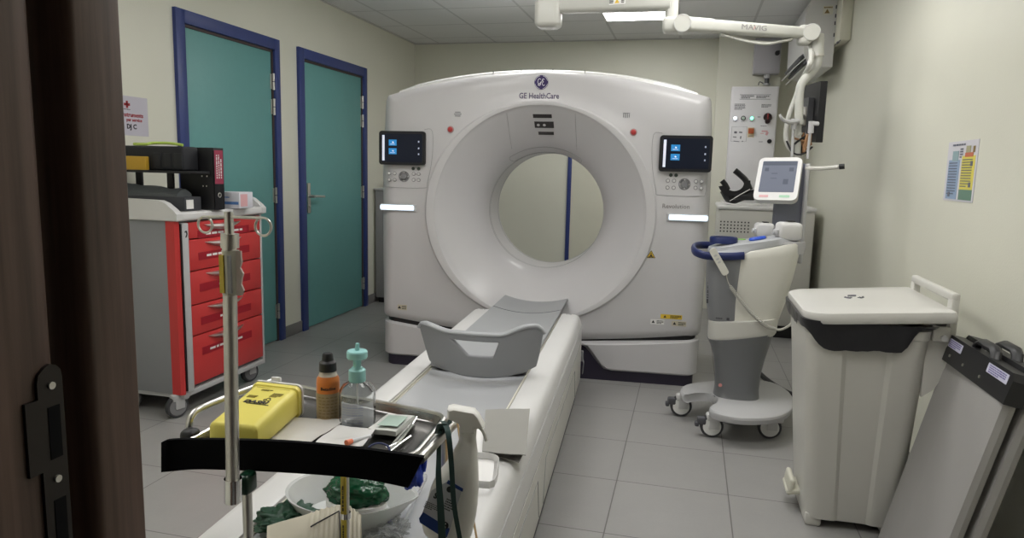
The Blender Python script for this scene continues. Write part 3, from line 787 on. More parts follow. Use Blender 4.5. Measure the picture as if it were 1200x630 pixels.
# hand switch with coiled lead
hs0 = P(834, 291, y=3.545); hs1 = P(851, 321, y=3.545)
M = TR(*((hs0+hs1)/2)) @ RX(PI/2) @ RZ(math.atan2(hs1.z-hs0.z, hs1.x-hs0.x)+PI/2)
bm = new(); prism(bm, rrect(.034, (hs1-hs0).length, .012), .022, M, .004); rem = obj('hand_switch', bm, 'cream_plastic', inj, world=True)
bm = new()
for dy in (.035, .015, -.002): t = bmesh.new(); prism(t, rrect(.014, .009, .003), .0018); merge(bm, t, M @ TR(0, dy, .0215))
obj('switch_button', bm, 'light_grey', rem, world=True)
path = catmull([P(851, 321, y=3.548), P(854, 332, y=3.54), P(865, 348, y=3.53), P(880, 366, y=3.525), P(897, 381, y=3.53), P(908, 385, y=3.55)], 30)
bm = new(); co = []; L_ = 0
for i, p in enumerate(path):
    if i: L_ += (p-path[i-1]).length
    t = (path[min(i+1, len(path)-1)]-path[max(i-1, 0)]).normalized(); s = t.cross(Vector((0, 1, 0))).normalized(); n = s.cross(t)
    rr = .0085*smooth(.04, .06, L_)*(1-smooth(.46, .52, L_))
    a = L_/.0085*2*PI
    co.append(p + s*rr*math.cos(a) + n*rr*math.sin(a))
fine = []
for i in range(len(co)-1):
    p, q = path[i], path[i+1]
    for k in range(8):
        f = k/8; pp = p.lerp(q, f); L2 = 0
        fine.append((pp, (q-p).normalized()))
L_ = 0; co = []
for i, (pp, t) in enumerate(fine):
    if i: L_ += (pp-fine[i-1][0]).length
    s = t.cross(Vector((0, 1, 0))).normalized(); n = s.cross(t)
    rr = .008*smooth(.05, .07, L_)*(1-smooth(.34, .42, L_)); a = L_/.008*2*PI
    co.append(pp + s*rr*math.cos(a) + n*rr*math.sin(a))
tube(bm, co, .0024, 5); tube(bm, [P(907, 385, y=3.55), P(915, 386, y=3.56), P(926, 380, y=3.6), P(928, 370, y=3.66), P(924, 362, y=3.7)], .006, 8, smooth=6)
obj('coiled_lead', bm, mat('lead_grey', (.45, .44, .4), .5), rem, world=True)

# ------------------------------------------------------------------ pedal bin
bn = thing('pedal_bin', 'tall white plastic pedal bin with black liner against the right wall', 'waste bin', (.63, 2.78, 0))
def brc(z):
    t = z/.78
    return (.478-.065*t, .79+.015*t, 2.625-.095*t, 2.965+.03*t)
def bsec2(z, g=0, r=.05, dip=True):
    x0, x1, y0, y1 = brc(z); x0 -= g; x1 += g; y0 -= g; y1 += g
    o = [((x0+x1)/2+x, (y0+y1)/2+y) for x, y in rrect(x1-x0, y1-y0, r, 6)]
    out = []
    n = len(o)
    for i in range(n):
        a = o[i]; b_ = o[(i+1) % n]; k_ = 18 if i % 7 == 6 else 1
        for k in range(k_):
            p = (a[0]+(b_[0]-a[0])*k/k_, a[1]+(b_[1]-a[1])*k/k_)
            q = list(p)
            if abs(q[1]-y0) < 1e-6 and dip:      # shallow ribs on the near face
                u = (q[0]-x0)/(x1-x0)
                q[1] += .010*smooth(.30, .34, u)*(1-smooth(.66, .70, u))
            out.append(Vector((q[0], q[1], z)))
    return out
bm = new(); rings(bm, [bsec2(z) for z in (.035, .045, .2, .4, .6, .74)] + [bsec2(.745, .004), bsec2(.775, .004), bsec2(.776, .0)] + [bsec2(.775, -.01), bsec2(.3, -.012)])
body = obj('bin_body', bm, mat('bin_white', (.62, .61, .57), .42, var=.03), bn, world=True, sharp=30)
bm = new()
for a, b_ in ((.478, .535), (.735, .79)): bounds(bm, (a, 2.63, 0), (b_, 2.96, .05), .01)
bounds(bm, (.50, 2.66, .02), (.78, 2.95, .045))
obj('bin_foot', bm, 'bin_white', bn, world=True)
bm = new(); R = []
for k, (g, z) in enumerate(((.009, .0), (.013, .25), (.016, .6), (.017, .9), (.018, 1.0), (.002, 1.0))):
    S = bsec2(.76, g, dip=False); rr = []
    for i, p in enumerate(S):
        u = (p.x-.41)/.39
        lowz = .688 + .01*smooth(.3, .6, u) + .085*smooth(.78, .9, u) + .075*(1-smooth(-.05, .2, u)) if p.y < 2.7 else .74
        lowz += .006*noise.noise(p*30)
        zz = lowz + (.792-lowz)*z
        wob = noise.noise(Vector((p.x*22, p.y*22, zz*16)))*.007
        dirv = Vector((p.x-.605, p.y-2.76, 0)).normalized()
        x0, x1, y0, y1 = brc(zz); sl = 0
        q = Vector((p.x, p.y, zz)); q += dirv*(wob+.002); 
        q.y += (.78-zz)*.11 if p.y < 2.7 else 0
        rr.append(q)
    R.append(rr)
rings(bm, R, cap0=False, cap1=False)
obj('bin_liner', bm, mat('liner_black', (.02, .02, .024), .28, var=.2, bump=.5, bscale=60), bn, world=True, sharp=60)
bm = new()
lp = [(-.225, -.265), (.235, -.265), (.235, .265), (-.225, .265)]
o = []
for (x, y), (cx, cy, a0, r) in zip(lp, ((-1, -1, 180, .09), (1, -1, 270, .012), (1, 1, 0, .012), (-1, 1, 90, .07))):
    for k in range(9):
        a = math.radians(a0+90*k/8); o.append((x-cx*r+r*math.cos(a), y-cy*r+r*math.sin(a)))
t = bmesh.new()
def sc2(s, z): return [(x*s, y*s, z) for x, y in o]
rings(t, [sc2(.95, -.03), sc2(.985, -.032), sc2(1, -.024), sc2(1, -.006), sc2(.985, .004), sc2(.95, .008), sc2(.6, .012)])
LMt = TR(.625, 2.765, .828) @ RY(-.085); merge(bm, t, LMt)
lid = obj('bin_lid', bm, mat('lid_white', (.68, .67, .64), .3, var=.02, coat=.2), bn, world=True)
bm = new(); t = bmesh.new()
for a0 in (0, 120, 240):
    a = math.radians(a0+90)
    tube(t, [(.030*math.cos(a+d), .030*math.sin(a+d), 0) for d in (-.45, -.2, .05, .3, .5)], .0045, 5)
    tube(t, [(.02*math.cos(a+d), .02*math.sin(a+d), 0) for d in (-.5, 0, .5)], .003, 5)
merge(bm, t, LMt @ TR(-.02, .01, .0125)); obj('recycling_mark', bm, mat('grey_ink', (.16, .16, .18)), lid, world=True)
bm = new()
# rear handle: upright loop plus side brackets
bounds(bm, (.853, 2.557, .875), (.878, 3.01, .905), .008, 3); bounds(bm, (.853, 2.557, .64), (.878, 2.60, .89), .006); bounds(bm, (.853, 2.967, .64), (.878, 3.01, .89), .006)
bounds(bm, (.853, 2.57, .70), (.874, 3.0, .80), .006)
for y in (2.575, 2.985):
    prism(bm, [(.79, .76), (.795, .545), (.83, .575), (.868, .65), (.878, .70), (.878, .90), (.856, .90), (.848, .80), (.83, .76)], .022, TR(0, y+.01, 0) @ RX(PI/2), .002)
hd = obj('bin_handle', bm, 'bin_white', bn, world=True)
bm = new()
box(bm, (.83, 2.555, .768), (.05, .02, .05), .004)
hb = obj('hinge_block', bm, 'bin_white', bn, world=True)
for x, z in ((.838, .757), (.84, .825)):
    bm = new(); cyl(bm, (x, 2.548, z), (x, 2.538-.0, z), .01, seg=16); obj('hinge_pin', bm, 'white_plastic', hb, world=True)
bm = new(); box(bm, (.452, 2.80, .075), (.06, .13, .022), .01, 3, M=RY(-.2)); box(bm, (.44, 2.80, .095), (.02, .13, .06), .009, 3, M=RY(.15)); obj('pedal', bm, mat('pedal_cream', (.66, .65, .55), .5), bn, world=True)

# ------------------------------------------------------------------ two leaning transfer boards
A = P(1121, 391, x=.887); B = Vector((.716, A.y, 0))
hx_ = Vector((0, -1, 0))
def board(off, label):
    a = A + Vector((off, -.0, -.004)); 
    b0 = B + Vector((off*1.0, -.0, 0))
    t = thing('transfer_board', label, 'transfer board', (b0.x, b0.y, 0), 0, 'grey boards leaning on the right wall')
    eu = (a-b0).normalized(); el = hx_ - eu*hx_.dot(eu); el.normalize(); en = eu.cross(el).normalized()
    if en.x > 0: en = -en
    M = Matrix.Identity(4)
    for i in range(3): M[i][0] = el[i]; M[i][1] = eu[i]; M[i][2] = en[i]; M[i][3] = b0[i]
    H = (a-b0).length; W = .50
    pr_ = [(0, 0), (.012, -.012), (.17, -.02), (.19, -.021), (.34, -.008), (.46, -.008), (.485, -.0), (.50, .012)]
    bm = new()
    pts = [(x, th) for x, th in ((.0, -.004), (.01, .008), (.16, .006), (.185, .013), (.33, .019), (.46, .022), (.485, .016), (.49, -.0), (.485, -.016), (.46, -.022), (.03, -.016), (.0, -.012))]
    rings(bm, [[M @ Vector((x, y, z)) for x, z in pts] for y in (.0, .02, H-.06)])
    pn = obj('board_panel', bm, mat('board_grey', (.37, .36, .35), .7, var=.05, bump=.3, bscale=400), t, world=True, sharp=20)
    bm = new(); o = [(-.006, H-.088), (.1, H-.088), (.22, H-.088), (.28, H-.088), (.40, H-.088), (.50, H-.088), (.505, H-.02), (.49, H), (.31, H), (.29, H-.0), (.2, H), (.16, H), (.012, H), (-.006, H-.02)]
    prism(bm, o, .048, M @ TR(0, 0, -.024), .012, 3)
    cap = obj('end_cap', bm, mat('cap_black', (.018, .018, .02), .4), t, world=True)
    bm = new()
    tube(bm, [M @ Vector(p) for p in ((.165, H-.012, 0), (.178, H+.014, 0), (.2, H+.024, 0), (.285, H+.024, 0), (.305, H+.014, 0), (.318, H-.012, 0))], .012, 10, flat=(.016, .009))
    obj('grip', bm, 'cap_black', cap, world=True)
    if off == 0:
        for x0_, w_ in ((.03, .115), (.345, .135)):
            bm = new(); t2 = bmesh.new(); prism(t2, rrect(w_, .028, .003), .001); merge(bm, t2, M @ TR(x0_+w_/2, H-.024, .0243)); lb = obj('printed_label', bm, mat('label_violet', (.62, .62, .76), .4), cap, world=True)
            bm = new(); scribble(bm, w_*.8, .024, 4, M @ TR(x0_+w_/2, H-.024, .0257), seed=4); obj('label_print', bm, mat('violet_ink', (.2, .18, .4), .5), lb, world=True)
        for x0_ in (.075, .19, .32):
            bm = new(); cyl(bm, M @ Vector((x0_, H-.062, .023)), M @ Vector((x0_, H-.062, .027)), .005, seg=10); obj('rivet', bm, 'satin_steel', cap, world=True)
    return t
board(0, 'front one of two grey leaning boards, with violet labels on its black top edge')
board(.055, 'rear one of two grey leaning boards, mostly hidden, nearest the right wall')

# ------------------------------------------------------------------ ceiling arm with monitor
AZ = 2.02
arm = thing('ceiling_pendant', 'white articulated ceiling pendant reaching over the scanner to a bent tube', 'ceiling pendant', (-.79, 3.8, CZ))
bm = new()
rings(bm, [sec(-.79, 3.82, hx, hy, z, e=5) for z, hx, hy in ((2.022, .035, .035), (2.025, .05, .05), (2.038, .066, .06), (2.048, .068, .062), (2.15, .068, .062), (2.155, .064, .06))])
obj('column_cap', bm, 'arm_white', arm, world=True, sharp=50)
for dx in (-.045, .0, .045):
    bm = new(); cyl(bm, (-.79+dx, 3.80-.01*(dx == 0), 2.15), (-.79+dx, 3.80-.01*(dx == 0), CZ), .017 if dx else .02, seg=20); obj('column_tube', bm, 'arm_white', arm, world=True)
bm = new(); lathe(bm, [(0, -.06), (.13, -.06), (.15, -.03), (.15, 0), (0, 0)], 32, TR(-.79, 3.82, CZ)); obj('ceiling_flange', bm, 'arm_white', arm, world=True)
j1 = P(797, 29, y=3.70); j2 = P(950, 39, y=3.98); pk = Vector((j1.x-.045, j1.y+.01, 2.1))
ua = Vector((-.75, 3.82, 2.150)); ub = Vector((pk.x, pk.y, 2.108))
def beam(bm, a, b, h0, h1, w, bev=.012, n=1):
    d = (b-a); L = d.length; ex_ = d.normalized(); ey_ = Vector((0, 0, 1)).cross(ex_).normalized(); ez_ = ex_.cross(ey_)
    M = Matrix.Identity(4)
    for i in range(3): M[i][0] = ex_[i]; M[i][1] = ey_[i]; M[i][2] = ez_[i]; M[i][3] = a[i]
    R = []
    for x, h in ((0, h0), (L, h1)):
        R.append([M @ Vector((x, y, z)) for y, z in rrect(w, h, min(w, h)*.3, 4)])
    rings(bm, R)
bm = new(); beam(bm, ua, ub, .105, .075, .075); up = obj('upper_beam', bm, 'arm_white', arm, world=True)
M = TR(*(ua.lerp(ub, .5)+Vector((.0, -.0385, 0)))) @ RZ(math.atan2(ub.y-ua.y, ub.x-ua.x)) @ RX(PI/2)
bm = new(); t = bmesh.new(); prism(t, rrect(.085, .032, .002), .001); merge(bm, t, M @ TR(.03, 0, .0)); st = obj('warning_sticker', bm, 'paper', up, world=True)
bm = new(); scribble(bm, .022, .022, 3, M @ TR(.0, 0, .0018)); scribble(bm, .016, .022, 3, M @ TR(.06, 0, .0018), seed=8); obj('sticker_print', bm, 'ink', st, world=True)
bm = new(); t = bmesh.new(); rings(t, [[(.03+.014*math.cos(a), .014*math.sin(a)-.003, z) for a in (PI/2, PI*7/6, PI*11/6)] for z in (.001, .002)]); merge(bm, t, M); obj('warning_triangle', bm, 'sticker_yellow', st, world=True)
bm = new(); cyl(bm, (pk.x, pk.y, 2.03), (pk.x, pk.y, 2.30), .032, seg=24); box(bm, (pk.x+.01, pk.y, j1.z), (.1, .085, .075), .018, 3)
obj('elbow_post', bm, 'arm_white', arm, world=True)
def disc(c, r, w, nm, par):
    bm = new(); cyl(bm, c+Vector((0, w, 0)), c-Vector((0, w, 0)), r, seg=32); o_ = obj(nm, bm, 'arm_white', par, world=True)
    bm = new(); tube(bm, [c+Vector((r*.92*math.cos(a), -w-.0003, r*.92*math.sin(a))) for a in [2*PI*k/32 for k in range(32)]], .0012, 5, closed=True); obj('joint_seam', bm, 'light_grey', o_, world=True)
disc(j1+Vector((.012, 0, 0)), .043, .045, 'elbow_joint', arm)
la = j1 + Vector((.03, .0, -.0)); lb_ = j2 + Vector((-.02, 0, 0))
bm = new(); beam(bm, la, lb_, .066, .056, .06); lower = obj('lower_beam', bm, 'arm_white', arm, world=True)
bm = new(); m1 = la.lerp(lb_, .19); beam(bm, la.lerp(lb_, .0), la.lerp(lb_, .2), .072, .07, .066); obj('beam_sleeve', bm, 'arm_white', lower, world=True)
ang = math.atan2(lb_.y-la.y, lb_.x-la.x)
pc = la.lerp(lb_, .53); ML = TR(*pc) @ RZ(ang) @ RX(PI/2)
slope = math.atan2(lb_.z-la.z, (lb_-la).length)
bm = new(); text_bm(bm, 'MAVIG', .036, ML @ TR(0, .002, .031) @ RZ(slope), xs=1.3); obj('lettering', bm, mat('mavig_grey', (.28, .27, .27), .5), lower, world=True)
bm = new(); t = bmesh.new(); box(t, (0, 0, 0), (.016, .003, .001), M=RZ(1.1)); merge(bm, t, ML @ TR(.0, .002, .0328)); obj('red_stroke', bm, mat('badge_red', (.7, .3, .28)), lower, world=True)
for k in range(3):
    bm = new(); q = [la.lerp(lb_, f) + Vector((0, -.01+.012*k, -.036-dz*(1-.2*k))) for f, dz in ((.28, 0), (.4, .016), (.55, .03), (.68, .03), (.8, .012), (.88, -.002))]
    tube(bm, q, .006, 8, smooth=5); obj('cable_loop', bm, 'arm_white', lower, world=True)
disc(j2, .042, .043, 'wrist_joint', arm)
bm = new(); box(bm, j2+Vector((-.03, 0, -.01)), (.07, .075, .1), .02, 3); obj('wrist_housing', bm, 'arm_white', arm, world=True)
t0 = P(957, 48, y=3.99); 
tp = [t0, P(958, 62, y=3.99), P(957, 76, y=3.99), P(949, 87, y=3.99), P(940, 97, y=3.99), P(937, 110, y=3.99), P(936, 142, y=3.99)]
bm = new(); cyl(bm, t0+Vector((0, 0, .03)), P(958, 65, y=3.99), .033, .03, seg=20); hub_ = obj('tube_socket', bm, 'arm_white', arm, world=True)
bm = new(); cyl(bm, P(958, 64, y=3.99), P(958, 66.5, y=3.99), .0315, seg=20); obj('socket_ring', bm, 'satin_steel', hub_, world=True)
bm = new(); tube(bm, catmull(tp, 6), .024, 14, taper=lambda u: 1-.1*u); tb = obj('bent_tube', bm, 'arm_white', arm, world=True)
bm = new(); cyl(bm, P(936, 141, y=3.99), P(936, 146, y=3.99), .028, seg=20); cyl(bm, P(936, 143, y=3.99), P(934.5, 186, y=3.99), .016, seg=16); obj('lower_tube', bm, 'arm_white', arm, world=True)
# flexible conduit hanging beside the tube
bm = new(); tube(bm, [P(949, 50, y=4.02), P(951, 66, y=3.95), P(948, 78, y=3.94), P(941, 92, y=4.06), P(932, 115, y=4.06), P(924, 138, y=4.05), P(921, 160, y=4.05), P(926, 174, y=4.04), P(938, 179, y=4.02)], .013, 10, smooth=6); obj('cable_sleeve', bm, 'arm_white', arm, world=True)
for a_, r_ in ((0, .004), (.015, .004)):
    bm = new(); tube(bm, [P(922, 165, y=4.0)+Vector((0, a_, 0)), P(930, 178, y=3.98)+Vector((0, a_, -.005)), P(942, 180, y=3.97)+Vector((0, a_, 0)), P(952, 172, y=3.99)+Vector((0, a_, 0))], r_, 6, smooth=5); obj('black_cable', bm, 'black', arm, world=True)
rnd = random.Random(3)
for k, cn in enumerate(('copper', 'arm_white', 'copper', 'copper', 'black', 'copper', 'cap_black', 'copper')):
    mat('copper', (.33, .18, .09), .4)
    bm = new(); c = P(940, 168, y=4.0); q = [c+Vector((rnd.uniform(-.045, .045), rnd.uniform(-.03, .03), rnd.uniform(-.05, .06))) for _ in range(6)]
    tube(bm, q, .006, 6, smooth=6); obj('loose_wire', bm, cn, arm, world=True)
# grips on the tube
bm = new(); tube(bm, [P(935, 142, y=3.96), P(926, 143, y=3.93), P(919, 141, y=3.91), P(915, 137, y=3.9), P(914, 134, y=3.9)], .010, 8, smooth=4, taper=lambda u: 1.4-.9*u); obj('hook_grip', bm, 'light_grey', arm, world=True)
bm = new(); cyl(bm, P(930, 144, y=3.95), P(928, 184, y=3.95), .007, seg=10); cyl(bm, P(930, 139, y=3.95), P(930, 151, y=3.95), .014, seg=14); obj('side_grip', bm, 'light_grey', arm, world=True)
bm = new(); cyl(bm, P(950, 150, y=3.93), P(946, 186, y=3.93), .007, seg=10); cyl(bm, P(951, 142, y=3.93), P(950, 156, y=3.93), .014, seg=14); box(bm, P(955, 145, y=3.93), (.04, .03, .022), .008); obj('side_grip', bm, 'light_grey', arm, world=True)

mon = thing('monitor', 'black flat monitor hung from the ceiling arm, seen from its back edge', 'monitor', tuple(P(955, 135, y=4.15)))
a = P(963, 131, y=4.0); b_ = P(942, 134, y=4.38)
d_ = (b_-a); wd = d_.length; up_ = Vector((0, 0, 1)); ex_ = d_.normalized(); en_ = ex_.cross(up_)
M = Matrix.Identity(4)
for i in range(3): M[i][0] = ex_[i]; M[i][1] = up_[i]; M[i][2] = en_[i]; M[i][3] = ((a+b_)/2)[i]
if en_.x > 0: sgn = -1
else: sgn = 1
hgt = (P(963, 95, y=4.0)-P(957, 167, y=4.0)).length
tilt = RX(-.0)
bm = new(); prism(bm, rrect(wd, hgt, .008), .034, M @ TR(0, 0, -.017), .004); mh = obj('monitor_housing', bm, mat('monitor_black', (.008, .008, .01), .55), mon, world=True)
bm = new(); t = bmesh.new(); prism(t, rrect(wd-.03, hgt-.035, .003), .001); merge(bm, t, M @ TR(0, 0, -sgn*.018)); obj('monitor_screen', bm, 'screen_dark' if False else mat('screen_off', (.01, .01, .012), .1), mh, world=True)
bm = new(); t = bmesh.new(); prism(t, rrect(.14, .2, .01), .03, TR(-.02, -.02, 0), .006); merge(bm, t, M @ TR(0, 0, sgn*.015 if sgn > 0 else -.045)); obj('back_bulge', bm, 'dark_grey', mh, world=True)
bm = new(); cw = M @ Vector((-.02, -.02, sgn*.05)); cyl(bm, cw, P(938, 140, y=3.99), .016, seg=14); box(bm, cw, (.03, .1, .1), .006); obj('monitor_bracket', bm, 'satin_steel', mon, world=True)
for dz in (.05, .02, -.01, -.04, -.07):
    bm = new(); q = cw + Vector((-.02, 0, dz)); box(bm, q, (.03, .05, .014), .004); obj('cable_plug', bm, 'light_grey' if dz > 0 else 'dark_grey', mon, world=True)

# ------------------------------------------------------------------ air conditioner, duct, back-wall equipment
ac = thing('air_conditioner', 'white air conditioner high in the right corner behind the ceiling arm', 'air conditioner', (.87, 6.0, 2.05))
bm = new()
prof = [(RXW-.075, 2.52), (.765, 2.52), (.74, 2.50), (.72, 2.40), (.725, 2.16), (.76, 2.08), (.83, 2.05), (RXW-.075, 2.05)]
rings(bm, [[(x, y, z) for x, z in prof] for y in (5.55, 6.45)])
ab = obj('ac_housing', bm, 'white_plastic', ac, world=True, sharp=25)
for z, x in ((2.115, .74), (2.085, .775)):
    bm = new(); box(bm, (x-.02, 6.0, z-.02), (.1, .84, .008), .003, M=RY(-.75)); obj('louvre', bm, 'white_plastic', ac, world=True)
for z, x in ((2.13, .722), (2.092, .752)):
    bm = new(); box(bm, (x, 6.0, z), (.045, .82, .022), .002, M=RY(-.7)); obj('louvre_slot', bm, 'dark_grey', ac, world=True)
bm = new(); box(bm, (.865, 5.548, 2.44), (.065, .003, .06), .0); ls = obj('warning_sticker', bm, mat('sticker_cream', (.7, .68, .6), .5), ab, world=True)
bm = new(); text_bm(bm, 'AC01', .03, TR(.865, 5.546, 2.458) @ RX(PI/2)) if False else scribble(bm, .055, .018, 1, TR(.865, 5.546, 2.458) @ RX(PI/2), fill=1); rings(bm, [[(.86+.02*math.cos(a), y, 2.428+.02*math.sin(a)) for a in (PI/2, PI*7/6, PI*11/6)] for y in (5.546, 5.5445)]); obj('sticker_print', bm, mat('brown_ink', (.25, .17, .06), .5), ls, world=True)
for z in (2.46, 2.40, 2.35, 2.27):
    bm = new(); box(bm, (.918, 5.548, z), (.008, .004, .025), .001); obj('side_clip', bm, 'dark_grey', ab, world=True)
dc = thing('wall_duct', 'cream box duct along the top of the right wall beside the air conditioner', 'duct', (.965, 6.1, 2.2))
bm = new(); bounds(bm, (.925, 5.38, 2.205), (RXW, BY, CZ-.002), .008); obj('duct_cover', bm, mat('duct_cream', (.68, .665, .56), .5), dc, world=True)
bm = new(); tube(bm, [(.93, 5.36, 2.2), (.93, 6.6, 2.2)], .004, 5); 
for y in (5.45, 5.7, 5.95, 6.2): box(bm, (.93, y, 2.2), (.014, .05, .012), .003)
obj('cable', bm, 'grey_ink', dc, world=True)

bx = thing('switch_box', 'small grey wall box with black rotary knob above the electrical cabinet', 'electrical box', (.59, 6.85, 2.17))
bm = new(); bounds(bm, (.475, 6.73, 2.165), (.695, 6.85, 2.47), .006); be = obj('box_housing', bm, mat('box_grey', (.45, .44, .47), .45), bx, world=True)
bm = new(); bounds(bm, (.485, 6.722, 2.175), (.685, 6.732, 2.46), .003); obj('box_lid', bm, 'box_grey', bx, world=True)
bm = new(); cyl(bm, (.663, 6.725, 2.335), (.663, 6.70, 2.335), .02, seg=20); box(bm, (.663, 6.695, 2.335), (.014, .02, .045), .003, M=RY(.7)); obj('rotary_knob', bm, 'black', bx, world=True)
bm = new(); cyl(bm, (.60, 6.79, 2.165), (.60, 6.79, 2.13), .03, seg=20); cyl(bm, (.60, 6.79, 2.07), (.60, 6.79, 2.085), .03, seg=20); obj('cable_gland', bm, 'light_grey', bx, world=True)
bm = new(); cyl(bm, (.60, 6.79, 2.13), (.60, 6.79, 2.085), .02, seg=16); tube(bm, [(.58, 6.79, 2.08), (.54, 6.78, 2.10), (.53, 6.78, 2.07)], .004, 6, smooth=4); obj('cable', bm, 'dark_grey', bx, world=True)

ep = thing('electrical_cabinet', 'tall pale electrical cabinet with lamps and rotary switch on the back wall', 'electrical cabinet', (.5, 6.82, 1.0))
bm = new(); bounds(bm, (.302, 6.70, 1.0), (.70, 6.85, 2.05), .006); obj('cabinet_housing', bm, mat('cab_white', (.78, .77, .79), .4), ep, world=True)
bm = new(); bounds(bm, (.310, 6.69, 1.01), (.692, 6.70, 2.04), .004); ed = obj('cabinet_door', bm, 'cab_white', ep, world=True)
FY = 6.689
def cabp(px, py): return P(px, py, y=FY)
def cface(p): return TR(*p) @ RX(PI/2)
bm = new()
c = cabp(885, 113.5); w_ = .26; h_ = .04
tube(bm, [(c.x-w_/2, FY, c.z-h_/2), (c.x+w_/2, FY, c.z-h_/2), (c.x+w_/2, FY, c.z+h_/2), (c.x-w_/2, FY, c.z+h_/2)], .0015, 4, closed=True)
scribble(bm, .11, .03, 2, cface(c+Vector((-.065, -.001, 0))), seed=1, fill=1); scribble(bm, .11, .026, 2, cface(c+Vector((.065, -.001, 0))), seed=2, fill=1)
scribble(bm, .09, .055, 5, cface(cabp(867, 125)), seed=5); scribble(bm, .08, .03, 3, cface(cabp(898, 124)), seed=6, fill=1); scribble(bm, .07, .01, 1, cface(cabp(896, 147.5)), seed=7, fill=1); scribble(bm, .04, .01, 1, cface(cabp(892, 166)), seed=9, fill=1)
scribble(bm, .03, .012, 1, cface(cabp(890, 137)), seed=11, fill=1)
c = cabp(866, 157); w_, h_ = .13, .13
tube(bm, [(c.x-w_/2, FY, c.z-h_/2), (c.x+w_/2, FY, c.z-h_/2), (c.x+w_/2, FY, c.z+h_/2), (c.x-w_/2, FY, c.z+h_/2)], .0012, 4, closed=True)
for px_, py_, w2, h2 in ((862, 155, .024, .018), (868, 155, .028, .012), (861, 160.5, .03, .008), (868, 161, .01, .024), (863, 165.5, .05, .006), (870, 165.5, .008, .01)): box(bm, cabp(px_, py_), (w2, .002, h2), M=RY(.1))
obj('cabinet_print', bm, 'grey_ink', ed, world=True)
bm = new(); c = cabp(896, 155); box(bm, c+Vector((0, -.001, .01)), (.05, .001, .012)); box(bm, c+Vector((.02, -.001, -.01)), (.02, .001, .03), M=RY(.4)); box(bm, c+Vector((-.02, -.001, -.01)), (.03, .001, .006)); obj('red_print', bm, mat('pale_red', (.7, .4, .42)), ed, world=True)
for px_, py_, nm_, cl, em in ((861.5, 138.5, 'lamp_white', (.8, .85, 1), (.75, .85, 1)), (871, 138.5, 'lamp_off', (.5, .6, .52), None), (881, 138.5, 'lamp_green', (.3, .9, .6), (.15, .75, .45))):
    c = cabp(px_, py_)
    bm = new(); cyl(bm, c, c+Vector((0, -.008, 0)), .021, seg=20); lr = obj('lamp_ring', bm, 'light_grey' if em else 'black', ed, world=True)
    bm = new(); lathe(bm, [(.014, 0), (.014, .006), (.009, .011), (0, .012)], 18, TR(c.x, c.y-.007, c.z) @ RX(PI/2)); obj('indicator_lamp', bm, mat(nm_, cl, .3, emit=em, estr=3) if em else mat(nm_, cl, .3), lr, world=True)
    bm = new(); scribble(bm, .03, .006, 1, cface(c+Vector((0, -.001, -.03))), seed=px_*10//1, fill=1); obj('lamp_caption', bm, 'grey_ink', ed, world=True)
c = cabp(880, 153.5); bm = new(); box(bm, c+Vector((0, -.002, -.012)), (.055, .006, .085), .003); sb_ = obj('switch_plate', bm, mat('plate_yellow', (.72, .6, .38), .5), ed, world=True)
bm = new(); box(bm, c+Vector((0, -.014, 0)), (.046, .022, .046), .004); obj('orange_button', bm, mat('rust', (.45, .1, .03), .4), sb_, world=True)
bm = new(); box(bm, c+Vector((0, -.0055, -.043)), (.035, .001, .008)); obj('cabinet_print', bm, 'grey_ink', sb_, world=True)
c = cabp(899.5, 138)
bm = new(); lathe(bm, [(.036, 0), (.036, .015), (.032, .022), (0, .022)], 28, TR(c.x, c.y, c.z+.006) @ RX(PI/2)); cyl(bm, c+Vector((0, 0, -.03)), c+Vector((0, -.03, -.03)), .022, seg=20); box(bm, c+Vector((0, -.018, -.02)), (.03, .035, .05), .004); sw = obj('rotary_switch', bm, mat('knob_dark', (.03, .012, .012), .4), ed, world=True)
bm = new(); box(bm, c+Vector((0, -.03, .01)), (.012, .02, .05), .003); obj('switch_pointer', bm, mat('knob_red', (.25, .03, .03), .4), sw, world=True)
c = cabp(901.5, 165.5); bm = new(); cyl(bm, c, c+Vector((0, -.02, 0)), .019, seg=20); obj('key_switch', bm, 'black', ed, world=True)

cs_ = thing('equipment_console', 'low off-white equipment console with a perforated vent in the far right corner', 'cabinet', (.58, 6.1, 0))
cy0 = 5.78
bm = new(); bounds(bm, (.225, cy0, .10), (.935, 6.45, 1.0), .012, 3); cbod = obj('console_body', bm, 'offwhite', cs_, world=True)
bm = new(); bounds(bm, (.24, cy0+.03, 0), (.92, 6.44, .11)); obj('console_plinth', bm, 'black', cs_, world=True)
bm = new(); bounds(bm, (.215, cy0-.01, 1.0), (.945, 6.46, 1.035), .012, 3); obj('console_top', bm, 'white_plastic', cs_, world=True)
bm = new()
for i in range(9):
    for j in range(4): box(bm, (.245+i*.026, cy0-.0005, .905-j*.025), (.010, .002, .011))
obj('vent_holes', bm, 'black', cbod, world=True)['kind'] = 'stuff'

